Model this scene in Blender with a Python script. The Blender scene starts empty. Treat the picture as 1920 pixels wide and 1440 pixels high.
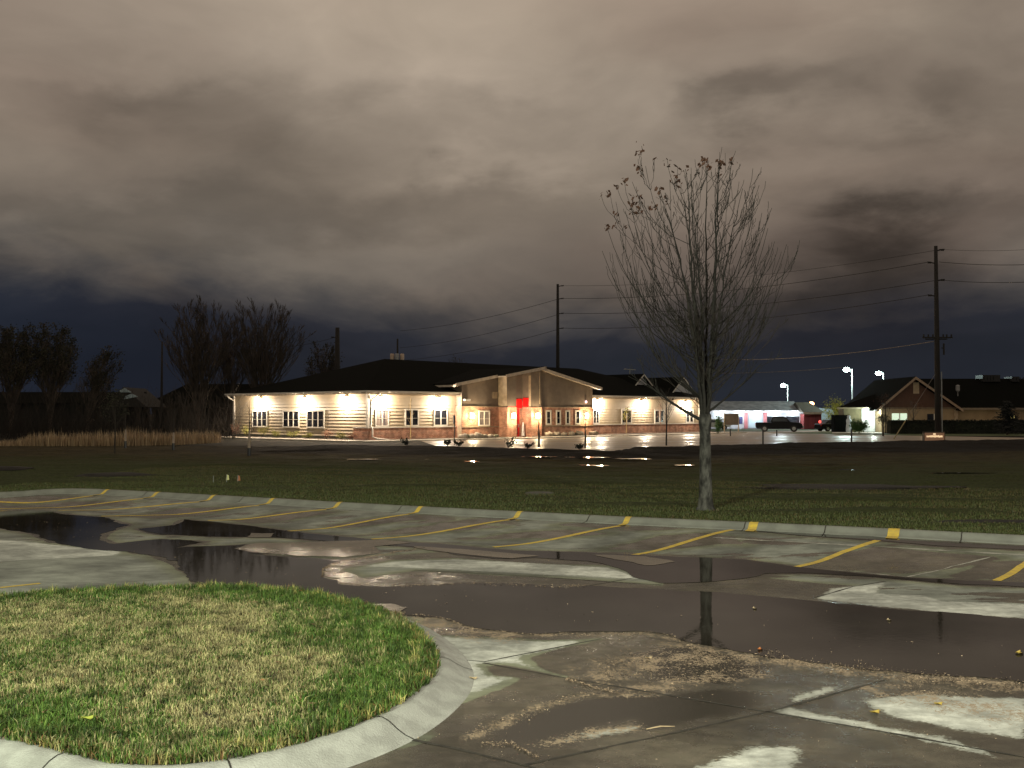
import bpy, math, random
import numpy as np
from mathutils import Vector, noise as mnoise
R = math.radians
rng = random.Random(11)
nr = np.random.RandomState(5)
scene = bpy.context.scene
col = scene.collection

# ------------------------------------------------------------------ camera
F = 1900.0; H = 2.25; PITCH = math.atan(55.0 / F)
cp, sp = math.cos(PITCH), math.sin(PITCH)
cam_d = bpy.data.cameras.new('camera'); cam = bpy.data.objects.new('camera', cam_d)
col.objects.link(cam); scene.camera = cam
cam.location = (0, 0, H); cam.rotation_euler = (math.pi / 2 + PITCH, 0, 0)
cam_d.sensor_fit = 'HORIZONTAL'; cam_d.sensor_width = 36; cam_d.lens = 36 * F / 1920
cam_d.clip_start = 0.1; cam_d.clip_end = 6000

def ray(px, py):
    u = (px - 960) / F; v = (720 - py) / F
    return u, cp - v * sp, sp + v * cp
def at(px, py, z=0.0):            # the ground point at height z seen at a photo pixel
    u, y, w = ray(px, py); k = (z - H) / w
    return (u * k, y * k, z)
def X_at(px, Y): return (px - 960) / F * Y
def z_at(py, Y): return H + (775 - py) * Y / F

# ------------------------------------------------------------------ helpers
def tag(o, label=None, cat=None, group=None, kind=None):
    if label: o['label'] = label
    if cat: o['category'] = cat
    if group: o['group'] = group
    if kind: o['kind'] = kind
    return o
def thing(name, label, cat, loc=(0, 0, 0), rz=0, group=None):
    o = bpy.data.objects.new(name, None); col.objects.link(o)
    o.empty_display_size = 0.3
    o.location = loc; o.rotation_euler = (0, 0, rz)
    return tag(o, label, cat, group)
def copy_tree(o, parent=None):
    c = o.copy(); col.objects.link(c)
    if parent is not None: c.parent = parent
    for ch in list(o.children): copy_tree(ch, c)
    return c

class MB:
    def __init__(s): s.v = []; s.f = []
    def add(s, vs, fs):
        n = len(s.v); s.v += [tuple(v) for v in vs]
        s.f += [tuple(i + n for i in f) for f in fs]
    def box(s, x0, x1, y0, y1, z0, z1):
        s.add([(x0,y0,z0),(x1,y0,z0),(x1,y1,z0),(x0,y1,z0),(x0,y0,z1),(x1,y0,z1),(x1,y1,z1),(x0,y1,z1)],
              [(0,3,2,1),(4,5,6,7),(0,1,5,4),(1,2,6,5),(2,3,7,6),(3,0,4,7)])
    def cbox(s, c, e, rz=0):
        cx, cy, cz = c; hx, hy, hz = e[0]/2, e[1]/2, e[2]/2
        ca, sa = math.cos(rz), math.sin(rz); vs = []
        for dz in (-hz, hz):
            for dx, dy in ((-hx,-hy),(hx,-hy),(hx,hy),(-hx,hy)):
                vs.append((cx+dx*ca-dy*sa, cy+dx*sa+dy*ca, cz+dz))
        s.add(vs, [(0,3,2,1),(4,5,6,7),(0,1,5,4),(1,2,6,5),(2,3,7,6),(3,0,4,7)])
    def tube(s, pts, rad, n=6, cap=True):
        pts = [Vector(p) for p in pts]; m = len(pts)
        if not hasattr(rad, '__len__'): rad = [rad] * m
        base = len(s.v); prev = None
        for i, p in enumerate(pts):
            d = (pts[min(i+1, m-1)] - pts[max(i-1, 0)])
            if d.length < 1e-9: d = Vector((0,0,1))
            d.normalize()
            if prev is None:
                a = Vector((1,0,0)) if abs(d.x) < .8 else Vector((0,1,0))
            else: a = prev
            u = (a - d * a.dot(d))
            if u.length < 1e-6: u = d.orthogonal()
            u.normalize(); w = d.cross(u); prev = u
            for k in range(n):
                t = 2*math.pi*k/n
                q = p + (u*math.cos(t) + w*math.sin(t)) * rad[i]
                s.v.append((q.x, q.y, q.z))
        for i in range(m-1):
            for k in range(n):
                a0 = base+i*n+k; b0 = base+i*n+(k+1) % n
                s.f.append((a0, b0, b0+n, a0+n))
        if cap:
            s.f.append(tuple(base+k for k in range(n))[::-1])
            s.f.append(tuple(base+(m-1)*n+k for k in range(n)))
    def prism(s, poly, z0, z1):
        n = len(poly)
        s.add([(x, y, z0) for x, y in poly] + [(x, y, z1) for x, y in poly],
              [tuple(range(n))[::-1], tuple(range(n, 2*n))] + [(i, (i+1) % n, (i+1) % n+n, i+n) for i in range(n)])
    def side(s, poly, y0, y1):        # x,z outline pushed along y
        n = len(poly)
        s.add([(x, y0, z) for x, z in poly] + [(x, y1, z) for x, z in poly],
              [tuple(range(n)), tuple(range(n, 2*n))[::-1]] + [(i, i+n, (i+1) % n+n, (i+1) % n) for i in range(n)])
    def blob(s, c, r, seg=10, ring=6, amp=.2, seed=0):
        vs = []; fs = []
        for i in range(ring+1):
            ph = math.pi*i/ring
            for k in range(seg):
                t = 2*math.pi*k/seg
                d = Vector((math.sin(ph)*math.cos(t), math.sin(ph)*math.sin(t), math.cos(ph)))
                q = 1 + amp*mnoise.noise(d*1.7+Vector((seed, seed*.7, 0)))*2
                vs.append((c[0]+d.x*r[0]*q, c[1]+d.y*r[1]*q, c[2]+d.z*r[2]*q))
        for i in range(ring):
            for k in range(seg):
                fs.append((i*seg+k, (i+1)*seg+k, (i+1)*seg+(k+1) % seg, i*seg+(k+1) % seg))
        s.add(vs, fs)
    def lathe(s, prof, c=(0,0,0), n=16):
        b = len(s.v)
        for r_, z in prof:
            for k in range(n):
                t = 2*math.pi*k/n; s.v.append((c[0]+r_*math.cos(t), c[1]+r_*math.sin(t), c[2]+z))
        for i in range(len(prof)-1):
            for k in range(n):
                s.f.append((b+i*n+k, b+i*n+(k+1) % n, b+(i+1)*n+(k+1) % n, b+(i+1)*n+k))
    def build(s, name, mat, parent=None, smooth=False, bevel=0):
        me = bpy.data.meshes.new(name); me.from_pydata(s.v, [], s.f); me.update()
        o = bpy.data.objects.new(name, me); col.objects.link(o)
        if mat: me.materials.append(mat)
        if parent: o.parent = parent
        if smooth: me.polygons.foreach_set('use_smooth', [True]*len(me.polygons))
        if bevel:
            b = o.modifiers.new('bevel', 'BEVEL'); b.width = bevel; b.segments = 2; b.limit_method = 'ANGLE'
        return o

def np_mesh(name, V, Fq, mat, attrs=None, parent=None, cols=None):
    """V (n,3); Fq list of (m,k) index arrays"""
    me = bpy.data.meshes.new(name)
    me.vertices.add(len(V)); me.vertices.foreach_set('co', np.asarray(V, np.float32).ravel())
    loops = np.concatenate([f.ravel() for f in Fq]).astype(np.int32)
    tot = np.concatenate([np.full(len(f), f.shape[1]) for f in Fq]).astype(np.int32)
    start = np.concatenate([[0], np.cumsum(tot)[:-1]]).astype(np.int32)
    me.loops.add(len(loops)); me.loops.foreach_set('vertex_index', loops)
    me.polygons.add(len(tot)); me.polygons.foreach_set('loop_start', start)
    me.update(calc_edges=True); me.validate()
    for k, a in (attrs or {}).items():
        at_ = me.attributes.new(k, 'FLOAT', 'POINT'); at_.data.foreach_set('value', np.asarray(a, np.float32))
    if cols is not None:
        ca = me.attributes.new('tint', 'FLOAT_COLOR', 'POINT')
        ca.data.foreach_set('color', np.concatenate([cols, np.ones((len(cols),1))], 1).astype(np.float32).ravel())
    if mat: me.materials.append(mat)
    o = bpy.data.objects.new(name, me); col.objects.link(o)
    if parent: o.parent = parent
    return o

# ------------------------------------------------------------------ materials
class NT:
    def __init__(s, nt): s.nt = nt
    def n(s, t, **kw):
        nd = s.nt.nodes.new(t)
        for k, v in kw.items():
            if k == 'i':
                for kk, vv in v.items():
                    if isinstance(vv, bpy.types.NodeSocket): s.nt.links.new(vv, nd.inputs[kk])
                    else: nd.inputs[kk].default_value = vv
            else: setattr(nd, k, v)
        return nd
    def math(s, op, a, b=None, c=None, clamp=False):
        nd = s.nt.nodes.new('ShaderNodeMath'); nd.operation = op; nd.use_clamp = clamp
        for k, v in enumerate((a, b, c)):
            if v is None: continue
            if isinstance(v, bpy.types.NodeSocket): s.nt.links.new(v, nd.inputs[k])
            else: nd.inputs[k].default_value = v
        return nd.outputs[0]
    def mix(s, f, a, b, typ='MIX'):
        nd = s.nt.nodes.new('ShaderNodeMix'); nd.data_type = 'RGBA'; nd.blend_type = typ
        for k, v in ((0, f), (6, a), (7, b)):
            if isinstance(v, bpy.types.NodeSocket): s.nt.links.new(v, nd.inputs[k])
            elif k == 0: nd.inputs[k].default_value = v
            else: nd.inputs[k].default_value = (*v, 1) if len(v) == 3 else v
        return nd.outputs[2]
    def step(s, x, lo, hi, a=0.0, b=1.0):
        nd = s.nt.nodes.new('ShaderNodeMapRange'); nd.interpolation_type = 'SMOOTHSTEP'
        s.nt.links.new(x, nd.inputs[0])
        for k, v in zip((1, 2, 3, 4), (lo, hi, a, b)):
            if isinstance(v, bpy.types.NodeSocket): s.nt.links.new(v, nd.inputs[k])
            else: nd.inputs[k].default_value = v
        return nd.outputs[0]
    def noise(s, vec, scale, detail=4, rough=.55, dist=0):
        nd = s.n('ShaderNodeTexNoise', i={'Scale': scale, 'Detail': detail, 'Roughness': rough, 'Distortion': dist})
        if vec is not None: s.nt.links.new(vec, nd.inputs['Vector'])
        return nd.outputs[0]
    def scale(s, vec, sc, rot=(0,0,0)):
        nd = s.n('ShaderNodeMapping', i={'Vector': vec}); nd.inputs['Scale'].default_value = sc
        nd.inputs['Rotation'].default_value = rot
        return nd.outputs[0]

def new_mat(name):
    m = bpy.data.materials.new(name); m.use_nodes = True
    g = NT(m.node_tree); b = m.node_tree.nodes['Principled BSDF']
    return m, g, b
def setc(g, sock, v):
    if isinstance(v, bpy.types.NodeSocket): g.nt.links.new(v, sock)
    else: sock.default_value = (*v, 1) if hasattr(v, '__len__') and len(v) == 3 else v
def mat(name, c, rough=.7, c2=None, sc=3, bump=0, bsc=20, metal=0, emit=None, es=0, spec=.5, stretch=(1,1,1)):
    m, g, b = new_mat(name)
    tc = g.n('ShaderNodeTexCoord').outputs['Object']
    v = g.scale(tc, stretch)
    if c2 is None: c2 = tuple(x*.75 for x in c)
    f = g.step(g.noise(v, sc, 5), .35, .65)
    setc(g, b.inputs['Base Color'], g.mix(f, c, c2))
    b.inputs['Roughness'].default_value = rough; b.inputs['Metallic'].default_value = metal
    b.inputs['Specular IOR Level'].default_value = spec
    if bump:
        bp = g.n('ShaderNodeBump', i={'Height': g.noise(v, bsc, 4), 'Strength': bump, 'Distance': .05})
        setc(g, b.inputs['Normal'], bp.outputs[0])
    if emit:
        b.inputs['Emission Color'].default_value = (*emit, 1); b.inputs['Emission Strength'].default_value = es
    return m
def brick_mat(name, a, b_, mortar, sc=1.0):
    m, g, b = new_mat(name)
    tc = g.n('ShaderNodeTexCoord').outputs['Object']
    sx = g.n('ShaderNodeSeparateXYZ', i={0: tc})
    h = g.math('ADD', sx.outputs[0], sx.outputs[1])
    cv = g.n('ShaderNodeCombineXYZ', i={0: h, 1: sx.outputs[2]}).outputs[0]
    br = g.n('ShaderNodeTexBrick', i={'Vector': cv, 'Scale': sc, 'Mortar Size': .012, 'Brick Width': .3, 'Row Height': .1})
    br.inputs['Color1'].default_value = (*a, 1); br.inputs['Color2'].default_value = (*b_, 1); br.inputs['Mortar'].default_value = (*mortar, 1)
    nz = g.step(g.noise(tc, 2.2, 5), .35, .65, .7, 1.25)
    c = g.mix(1.0, br.outputs[0], g.n('ShaderNodeCombineColor', i={0: nz, 1: nz, 2: nz}).outputs[0], 'MULTIPLY')
    setc(g, b.inputs['Base Color'], c); b.inputs['Roughness'].default_value = .8
    bp = g.n('ShaderNodeBump', i={'Height': br.outputs[1], 'Strength': .5, 'Distance': -.01})
    setc(g, b.inputs['Normal'], bp.outputs[0])
    return m

M = {}
M['siding'] = mat('cream_siding', (.46, .38, .27), .6, (.42, .345, .245), 1.5, .05, 30)
M['trim'] = mat('white_trim', (.66, .62, .55), .5, (.6, .56, .49))
M['fascia'] = mat('cream_fascia', (.52, .44, .35), .5)
M['soffit'] = mat('soffit', (.45, .38, .3), .6)
M['taupe'] = mat('taupe_siding', (.16, .125, .095), .7, (.13, .1, .078), 2, .1, 30)
M['tan'] = mat('tan_panel', (.36, .28, .19), .6)
M['brick'] = brick_mat('red_brick', (.30, .10, .05), (.42, .19, .11), (.38, .3, .24))
M['red'] = mat('red_panel', (.6, .012, .010), .35, (.48, .006, .008))
M['shingle'] = mat('dark_shingle', (.007, .0075, .006), .97, (.005, .0055, .0045), 8, .3, 12, spec=.03)
M['shingle_grey'] = mat('grey_shingle', (.22, .24, .25), .9, (.13, .15, .16), 1.2, .3, 12, spec=.2)
M['glass'] = mat('dark_glass', (.012, .014, .02), .12, (.03, .03, .035), 1.2)
M['blind'] = mat('window_blind', (.3, .24, .2), .7, (.05, .045, .06), 5, stretch=(1, 1, .1))
M['metal_dark'] = mat('black_metal', (.015, .015, .016), .5)
M['galv'] = mat('galvanised_metal', (.3, .31, .31), .5)
M['wood_pole'] = mat('weathered_pole', (.02, .017, .014), .9, (.012, .010, .009), 4, stretch=(4, 4, .3))
M['lamp_warm'] = mat('warm_lamp', (.8, .75, .6), .4, emit=(1, .82, .5), es=40)
M['lamp_cool'] = mat('cool_lamp', (.8, .8, .8), .4, emit=(.75, 1, .95), es=60)
M['lamp_orange'] = mat('orange_lamp', (.8, .5, .3), .4, emit=(1, .4, .14), es=40)
M['white'] = mat('white_plastic', (.6, .6, .6), .5)
M['concrete'] = mat('concrete', (.19, .20, .17), .8, (.145, .152, .13), 2.5, .15, 60)
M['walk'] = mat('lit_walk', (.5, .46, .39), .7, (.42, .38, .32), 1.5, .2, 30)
M['yellow'] = mat('yellow_paint', (.58, .42, .05), .6, (.44, .32, .07), 9, .1, 60)
M['joint'] = mat('joint_sealant', (.018, .017, .014), .6, (.04, .038, .03), 10)
M['pale_line'] = mat('pale_seam', (.36, .35, .3), .7, (.2, .2, .17), 6)
M['bark'] = mat('grey_bark', (.10, .098, .084), .9, (.013, .0125, .010), 7, 1.0, 26, stretch=(1, 1, .45))
M['limb'] = mat('limb_bark', (.022, .020, .015), .9, (.012, .011, .009), 6, .5, 20)
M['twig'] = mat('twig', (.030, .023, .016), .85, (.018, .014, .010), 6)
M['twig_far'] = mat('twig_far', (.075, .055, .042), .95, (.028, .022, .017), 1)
M['dead_leaf'] = mat('dead_leaf', (.085, .036, .018), .8, (.05, .022, .013), 30)
M['dark_leaf'] = mat('dark_leaf', (.03, .027, .013), .9, (.018, .02, .010), 1)
M['hedge'] = mat('hedge_leaf', (.012, .016, .008), .9, (.008, .01, .006), 2)
M['bush'] = mat('bush_leaf', (.035, .11, .02), .7, (.02, .06, .012), 6)
M['yellow_leaf'] = mat('yellow_leaf', (.35, .36, .06), .7, (.2, .24, .04), 3)
M['mulch'] = mat('mulch', (.014, .010, .007), .95, (.008, .006, .005), 12, .5, 30)
M['beige'] = mat('beige_siding', (.30, .22, .13), .7, (.26, .19, .11), 1.5)
M['maroon'] = mat('maroon_siding', (.075, .035, .022), .8, (.06, .028, .018))
M['paint_white'] = mat('pale_wall', (.5, .5, .52), .6, (.42, .42, .45), .8)
M['pink'] = mat('pink_brick', (.45, .16, .17), .8, (.36, .12, .13), 3)
M['door_blue'] = mat('pale_door', (.42, .5, .55), .5, (.35, .43, .48), 1)
M['navy'] = mat('navy_panel', (.03, .03, .11), .5)
M['brown_board'] = mat('brown_board', (.09, .07, .05), .7)
M['car_black'] = mat('black_car_paint', (.004, .004, .005), .45, (.005, .005, .006), spec=.12)
M['thicket'] = mat('thicket_twig', (.016, .012, .009), .95)
M['car_white'] = mat('white_car_paint', (.6, .62, .62), .25)
M['tyre'] = mat('tyre', (.01, .01, .01), .9)
M['headlight'] = mat('headlight_glass', (.5, .5, .48), .15, (.4, .4, .4))
M['tail'] = mat('tail_lamp', (.5, .02, .02), .3, emit=(1, .08, .06), es=3)
M['window_lit'] = mat('lit_window', (.5, .5, .4), .5, emit=(.8, 1, .75), es=.8, c2=(.2, .3, .2), sc=6)
M['window_yellow'] = mat('yellow_lit_window', (.5, .45, .2), .5, emit=(1, .8, .3), es=.6)
M['rock'] = mat('pale_rock', (.35, .3, .24), .85, (.22, .19, .15), 5, .5, 12)
M['sign_lit'] = mat('lit_sign_face', (.4, .25, .15), .5, (.35, .2, .12), 3, emit=(1, .5, .3), es=.06)
M['sign_text'] = mat('lit_sign_text', (.8, .6, .4), .5, emit=(1, .72, .42), es=.8)
M['flag_y'] = mat('marker_flag', (.6, .6, .25), .6)
M['flag_o'] = mat('marker_flag_orange', (.35, .12, .04), .6)
M['shrub_yel'] = mat('autumn_leaf', (.34, .31, .07), .8, (.18, .2, .04), 4)
M['shrub_red'] = mat('pink_flower', (.35, .12, .08), .8, (.4, .25, .16), 6)
M['conifer'] = mat('conifer_needle', (.006, .008, .006), .95)

def tint_mat(name, rough=.6, spec=.3, trans=0.0):
    m, g, b = new_mat(name)
    a = g.n('ShaderNodeAttribute', attribute_name='tint')
    setc(g, b.inputs['Base Color'], a.outputs['Color']); b.inputs['Roughness'].default_value = rough
    b.inputs['Specular IOR Level'].default_value = spec
    return m
M['blade'] = tint_mat('grass_blade', .55, .3)
M['flake'] = tint_mat('litter_flake', .8, .2)

# ------------------------------------------------------------------ ground shape
def lawn_curb_pts():
    px = [(0, 933), (60, 928), (115, 925), (170, 926), (280, 932), (400, 939), (520, 946), (650, 954), (790, 962), (975, 972), (1180, 983),
          (1400, 993), (1540, 1000), (1680, 1007), (1920, 1020)]
    p = [at(x, y)[:2] for x, y in px]
    p = [(-60, 2), (-30, 17), (-18, 25.2)] + p + [(14, 15.2), (22, 11), (40, 0)]
    return p
CP = lawn_curb_pts(); CX = np.array([p[0] for p in CP]); CY = np.array([p[1] for p in CP])
_xs = np.linspace(-60, 40, 1001); _ys = np.interp(_xs, CX, CY)
_k = np.hanning(15); _k /= _k.sum()
_ysm = np.convolve(np.pad(_ys, 7, 'edge'), _k, 'valid'); _ysm[:10] = _ys[:10]; _ysm[-10:] = _ys[-10:]
def curbY(x): return np.interp(x, _xs, _ysm)
POOL = -0.20
def pave_z(x, y):
    d = (curbY(x) - y) * .88
    dl = np.interp(x, [-12, -7, -2, 3], [1.8, 1.8, 2.6, 2.6])
    t = np.clip(d / dl, 0, 1); return POOL * (t * t * (3 - 2 * t))
def on_pave(px, py, dz=0.0):
    z = POOL
    for _ in range(40):
        x, y, _z = at(px, py, z + dz); z = .5 * z + .5 * float(pave_z(x, y))
    return (x, y, z + dz)

def poly_sdf(P, poly):             # positive inside
    poly = np.asarray(poly); n = len(poly)
    d = np.full(len(P), 1e9); ins = np.zeros(len(P), bool)
    for i in range(n):
        a = poly[i]; b = poly[(i+1) % n]; ab = b - a
        t = np.clip(((P - a) @ ab) / (ab @ ab + 1e-12), 0, 1)
        d = np.minimum(d, np.linalg.norm(P - (a + t[:, None] * ab), axis=1))
        c = (a[1] > P[:, 1]) != (b[1] > P[:, 1])
        with np.errstate(divide='ignore', invalid='ignore'):
            xi = a[0] + (P[:, 1] - a[1]) * ab[0] / (ab[1] if ab[1] != 0 else 1e-12)
        ins ^= c & (P[:, 0] < xi)
    return np.where(ins, d, -d)
def gp(pts): return np.array([on_pave(x, y)[:2] for x, y in pts])

# traced puddle outlines (photo pixels brought down to the pavement)
PUD_MAIN = [(640, 1096), (720, 1101), (800, 1097), (880, 1092), (960, 1094), (1030, 1098), (1060, 1105), (1100, 1099), (1240, 1104), (1382, 1115), (1523, 1125), (1630, 1136), (1771, 1150), (1960, 1164), (2180, 1188), (2290, 1225), (2240, 1275), (2100, 1292),
            (1960, 1284), (1771, 1266), (1630, 1255), (1559, 1245), (1452, 1234), (1364, 1218), (1290, 1206), (1250, 1192), (1210, 1188), (1150, 1186), (1083, 1188), (1002, 1190),
            (920, 1184), (870, 1172), (838, 1158), (773, 1153), (735, 1150), (690, 1144), (600, 1120), (480, 1108), (380, 1098), (345, 1072), (333, 1057), (283, 1039), (220, 1034), (167, 1029),
            (100, 1015), (60, 999), (0, 990), (-80, 992), (-80, 955), (0, 957), (83, 957), (133, 965), (190, 970), (240, 984), (195, 1000), (187, 1012), (215, 1020), (300, 1012), (385, 1016), (330, 1027),
            (420, 1024), (500, 1019), (590, 1022), (560, 1033), (470, 1040), (560, 1046), (640, 1052), (606, 1066), (604, 1082)]
PUD_STRIP = [(345, 974), (440, 983), (560, 998), (690, 1012), (833, 1021), (967, 1033), (1100, 1036), (1240, 1043), (1399, 1050), (1488, 1063), (1559, 1070), (1700, 1084), (1960, 1094),
             (1960, 1102), (1800, 1096), (1640, 1082), (1500, 1074), (1435, 1076), (1400, 1084), (1346, 1091), (1240, 1094), (1190, 1082), (1160, 1066), (1100, 1052), (1000, 1046), (930, 1048), (860, 1040), (800, 1028), (760, 1024), (700, 1022), (600, 1014),
             (520, 1008), (400, 1006), (300, 1002), (260, 992), (330, 985)]
GLINT_FILM = [[(430, 1030), (480, 1020), (600, 1016), (720, 1013), (770, 1019), (700, 1025), (722, 1037), (640, 1046), (560, 1042), (470, 1036)],  # thin silty water, mostly laid where the building lamps' reflections glow
        [(775, 1025), (860, 1030), (960, 1038), (1010, 1043), (960, 1048), (870, 1040), (800, 1032)], [(1110, 1041), (1210, 1044), (1262, 1054), (1215, 1060), (1150, 1050)],
        [(470, 1000), (520, 1000), (510, 1009), (465, 1008)], [(690, 1134), (735, 1133), (768, 1140), (750, 1150), (700, 1146)]]
PUD_NEAR = [(905, 1392), (940, 1362), (1010, 1328), (1090, 1310), (1156, 1303), (1247, 1303), (1330, 1290), (1400, 1300), (1425, 1318), (1370, 1340), (1290, 1358), (1210, 1370), (1185, 1352), (1090, 1372), (1000, 1392), (940, 1404)]
PUD_CURB = [(1395, 986), (1480, 994), (1600, 1003), (1700, 1012), (1960, 1026), (1960, 1033), (1760, 1024), (1640, 1013), (1500, 1004), (1395, 994)]
DRY = [
    [(560, 1470), (700, 1407), (790, 1394), (809, 1379), (800, 1357), (806, 1342), (846, 1324), (904, 1302), (955, 1284), (977, 1270), (926, 1266), (908, 1248), (951, 1246), (1064, 1271), (1010, 1249), (988, 1233), (1127, 1198), (1028, 1200), (882, 1193), (798, 1189), (760, 1200), (740, 1260), (650, 1340), (400, 1400), (-100, 1400), (-100, 1500), (400, 1500)],
    [(640, 1068), (733, 1050), (860, 1046), (1000, 1056), (1150, 1060), (1245, 1082), (1240, 1098), (1100, 1087), (933, 1079), (777, 1070), (680, 1084)],
    [(-80, 1003), (0, 1010), (100, 1020), (233, 1034), (350, 1078), (360, 1095), (250, 1100), (-80, 1122)],
]
WHITE = [
    [(1452, 1331), (1484, 1328), (1541, 1342), (1594, 1349), (1665, 1363), (1771, 1381), (1842, 1406), (1860, 1416), (1771, 1399), (1665, 1377), (1594, 1363), (1467, 1340)],
    [(1488, 1314), (1502, 1303), (1545, 1289), (1573, 1289), (1559, 1296), (1523, 1307)],
    [(1290, 1445), (1346, 1418), (1410, 1399), (1488, 1399), (1509, 1406), (1481, 1450)],
    [(1560, 1103), (1665, 1091), (1640, 1113), (1729, 1116), (1771, 1128), (1960, 1134), (1960, 1164), (1856, 1155), (1771, 1149), (1630, 1135), (1523, 1123)],
    [(-60, 1008), (0, 1011), (100, 1021), (233, 1034), (217, 1041), (-60, 1056)],
]
WETP = [     # brown damp patches between the stalls
    [(610, 987), (680, 974), (790, 965), (850, 971), (740, 979), (640, 991)],
    [(650, 1006), (760, 990), (870, 980), (950, 988), (840, 996), (720, 1004)],
    [(815, 982), (905, 971), (970, 968), (1030, 972), (930, 981), (860, 987)],
    [(870, 1012), (960, 999), (1060, 993), (1150, 1000), (1050, 1008), (960, 1010)],
    [(1130, 1030), (1240, 1004), (1330, 998), (1395, 1012), (1330, 1022), (1240, 1032)],
    [(1040, 985), (1130, 975), (1240, 978), (1330, 990), (1230, 995), (1130, 990)],
    [(1500, 1064), (1575, 1040), (1640, 1024), (1740, 1034), (1850, 1042), (1880, 1046), (1700, 1076)],
    [(1770, 1082), (1850, 1052), (1960, 1052), (1960, 1092)],
    [(420, 975), (540, 958), (640, 960), (560, 972), (470, 982)],
    [(200, 968), (330, 953), (440, 950), (400, 962), (300, 972)],
    [(0, 948), (130, 940), (270, 940), (180, 950), (0, 958)],
    [(-60, 934), (60, 928), (190, 930), (120, 935), (-60, 946)],
    [(1240, 1010), (1300, 1018), (1400, 1022), (1380, 1010)],
]
FORE = [(800, 1140), (1250, 1195), (1960, 1285), (3500, 1290), (9000, 1500), (9000, 2600), (-600, 2600), (-600, 1445), (500, 1445), (640, 1437), (790, 1394), (760, 1250)]
MIDW = [(600, 1050), (900, 1030), (1240, 1060), (1500, 1090), (1620, 1100), (1560, 1128), (1240, 1104), (900, 1100), (600, 1100)]

SILT = [([(1440, 1240), (1560, 1252), (1700, 1266), (1960, 1294)], .34), ([(1270, 1210), (1330, 1220), (1440, 1242)], .3), ([(1130, 1268), (1200, 1240), (1290, 1232), (1380, 1240)], .55), ([(1200, 1290), (1320, 1270), (1400, 1262)], .35),
        ([(884, 1382), (950, 1352), (1020, 1322), (1100, 1303), (1230, 1300)], .13), ([(1020, 1395), (1100, 1376), (1190, 1362)], .16), ([(773, 1154), (838, 1160), (882, 1180), (1002, 1191), (1083, 1190), (1210, 1188), (1270, 1200)], .12), ([(780, 1165), (860, 1178), (930, 1192)], .5),
        ([(604, 1082), (640, 1097), (800, 1098), (880, 1094), (960, 1096), (1040, 1101), (1110, 1100)], .16), ([(604, 1082), (606, 1066), (640, 1053), (740, 1036), (800, 1028)], .12), ([(700, 1142), (760, 1152)], .2), ([(1700, 1300), (1900, 1340)], .5)]
def line_d(P, pts):
    d = np.full(len(P), 1e9); pts = np.asarray(pts)
    for a, b in zip(pts[:-1], pts[1:]):
        ab = b-a; t = np.clip(((P-a) @ ab)/(ab @ ab+1e-12), 0, 1); d = np.minimum(d, np.linalg.norm(P-(a+t[:, None]*ab), axis=1))
    return d
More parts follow.
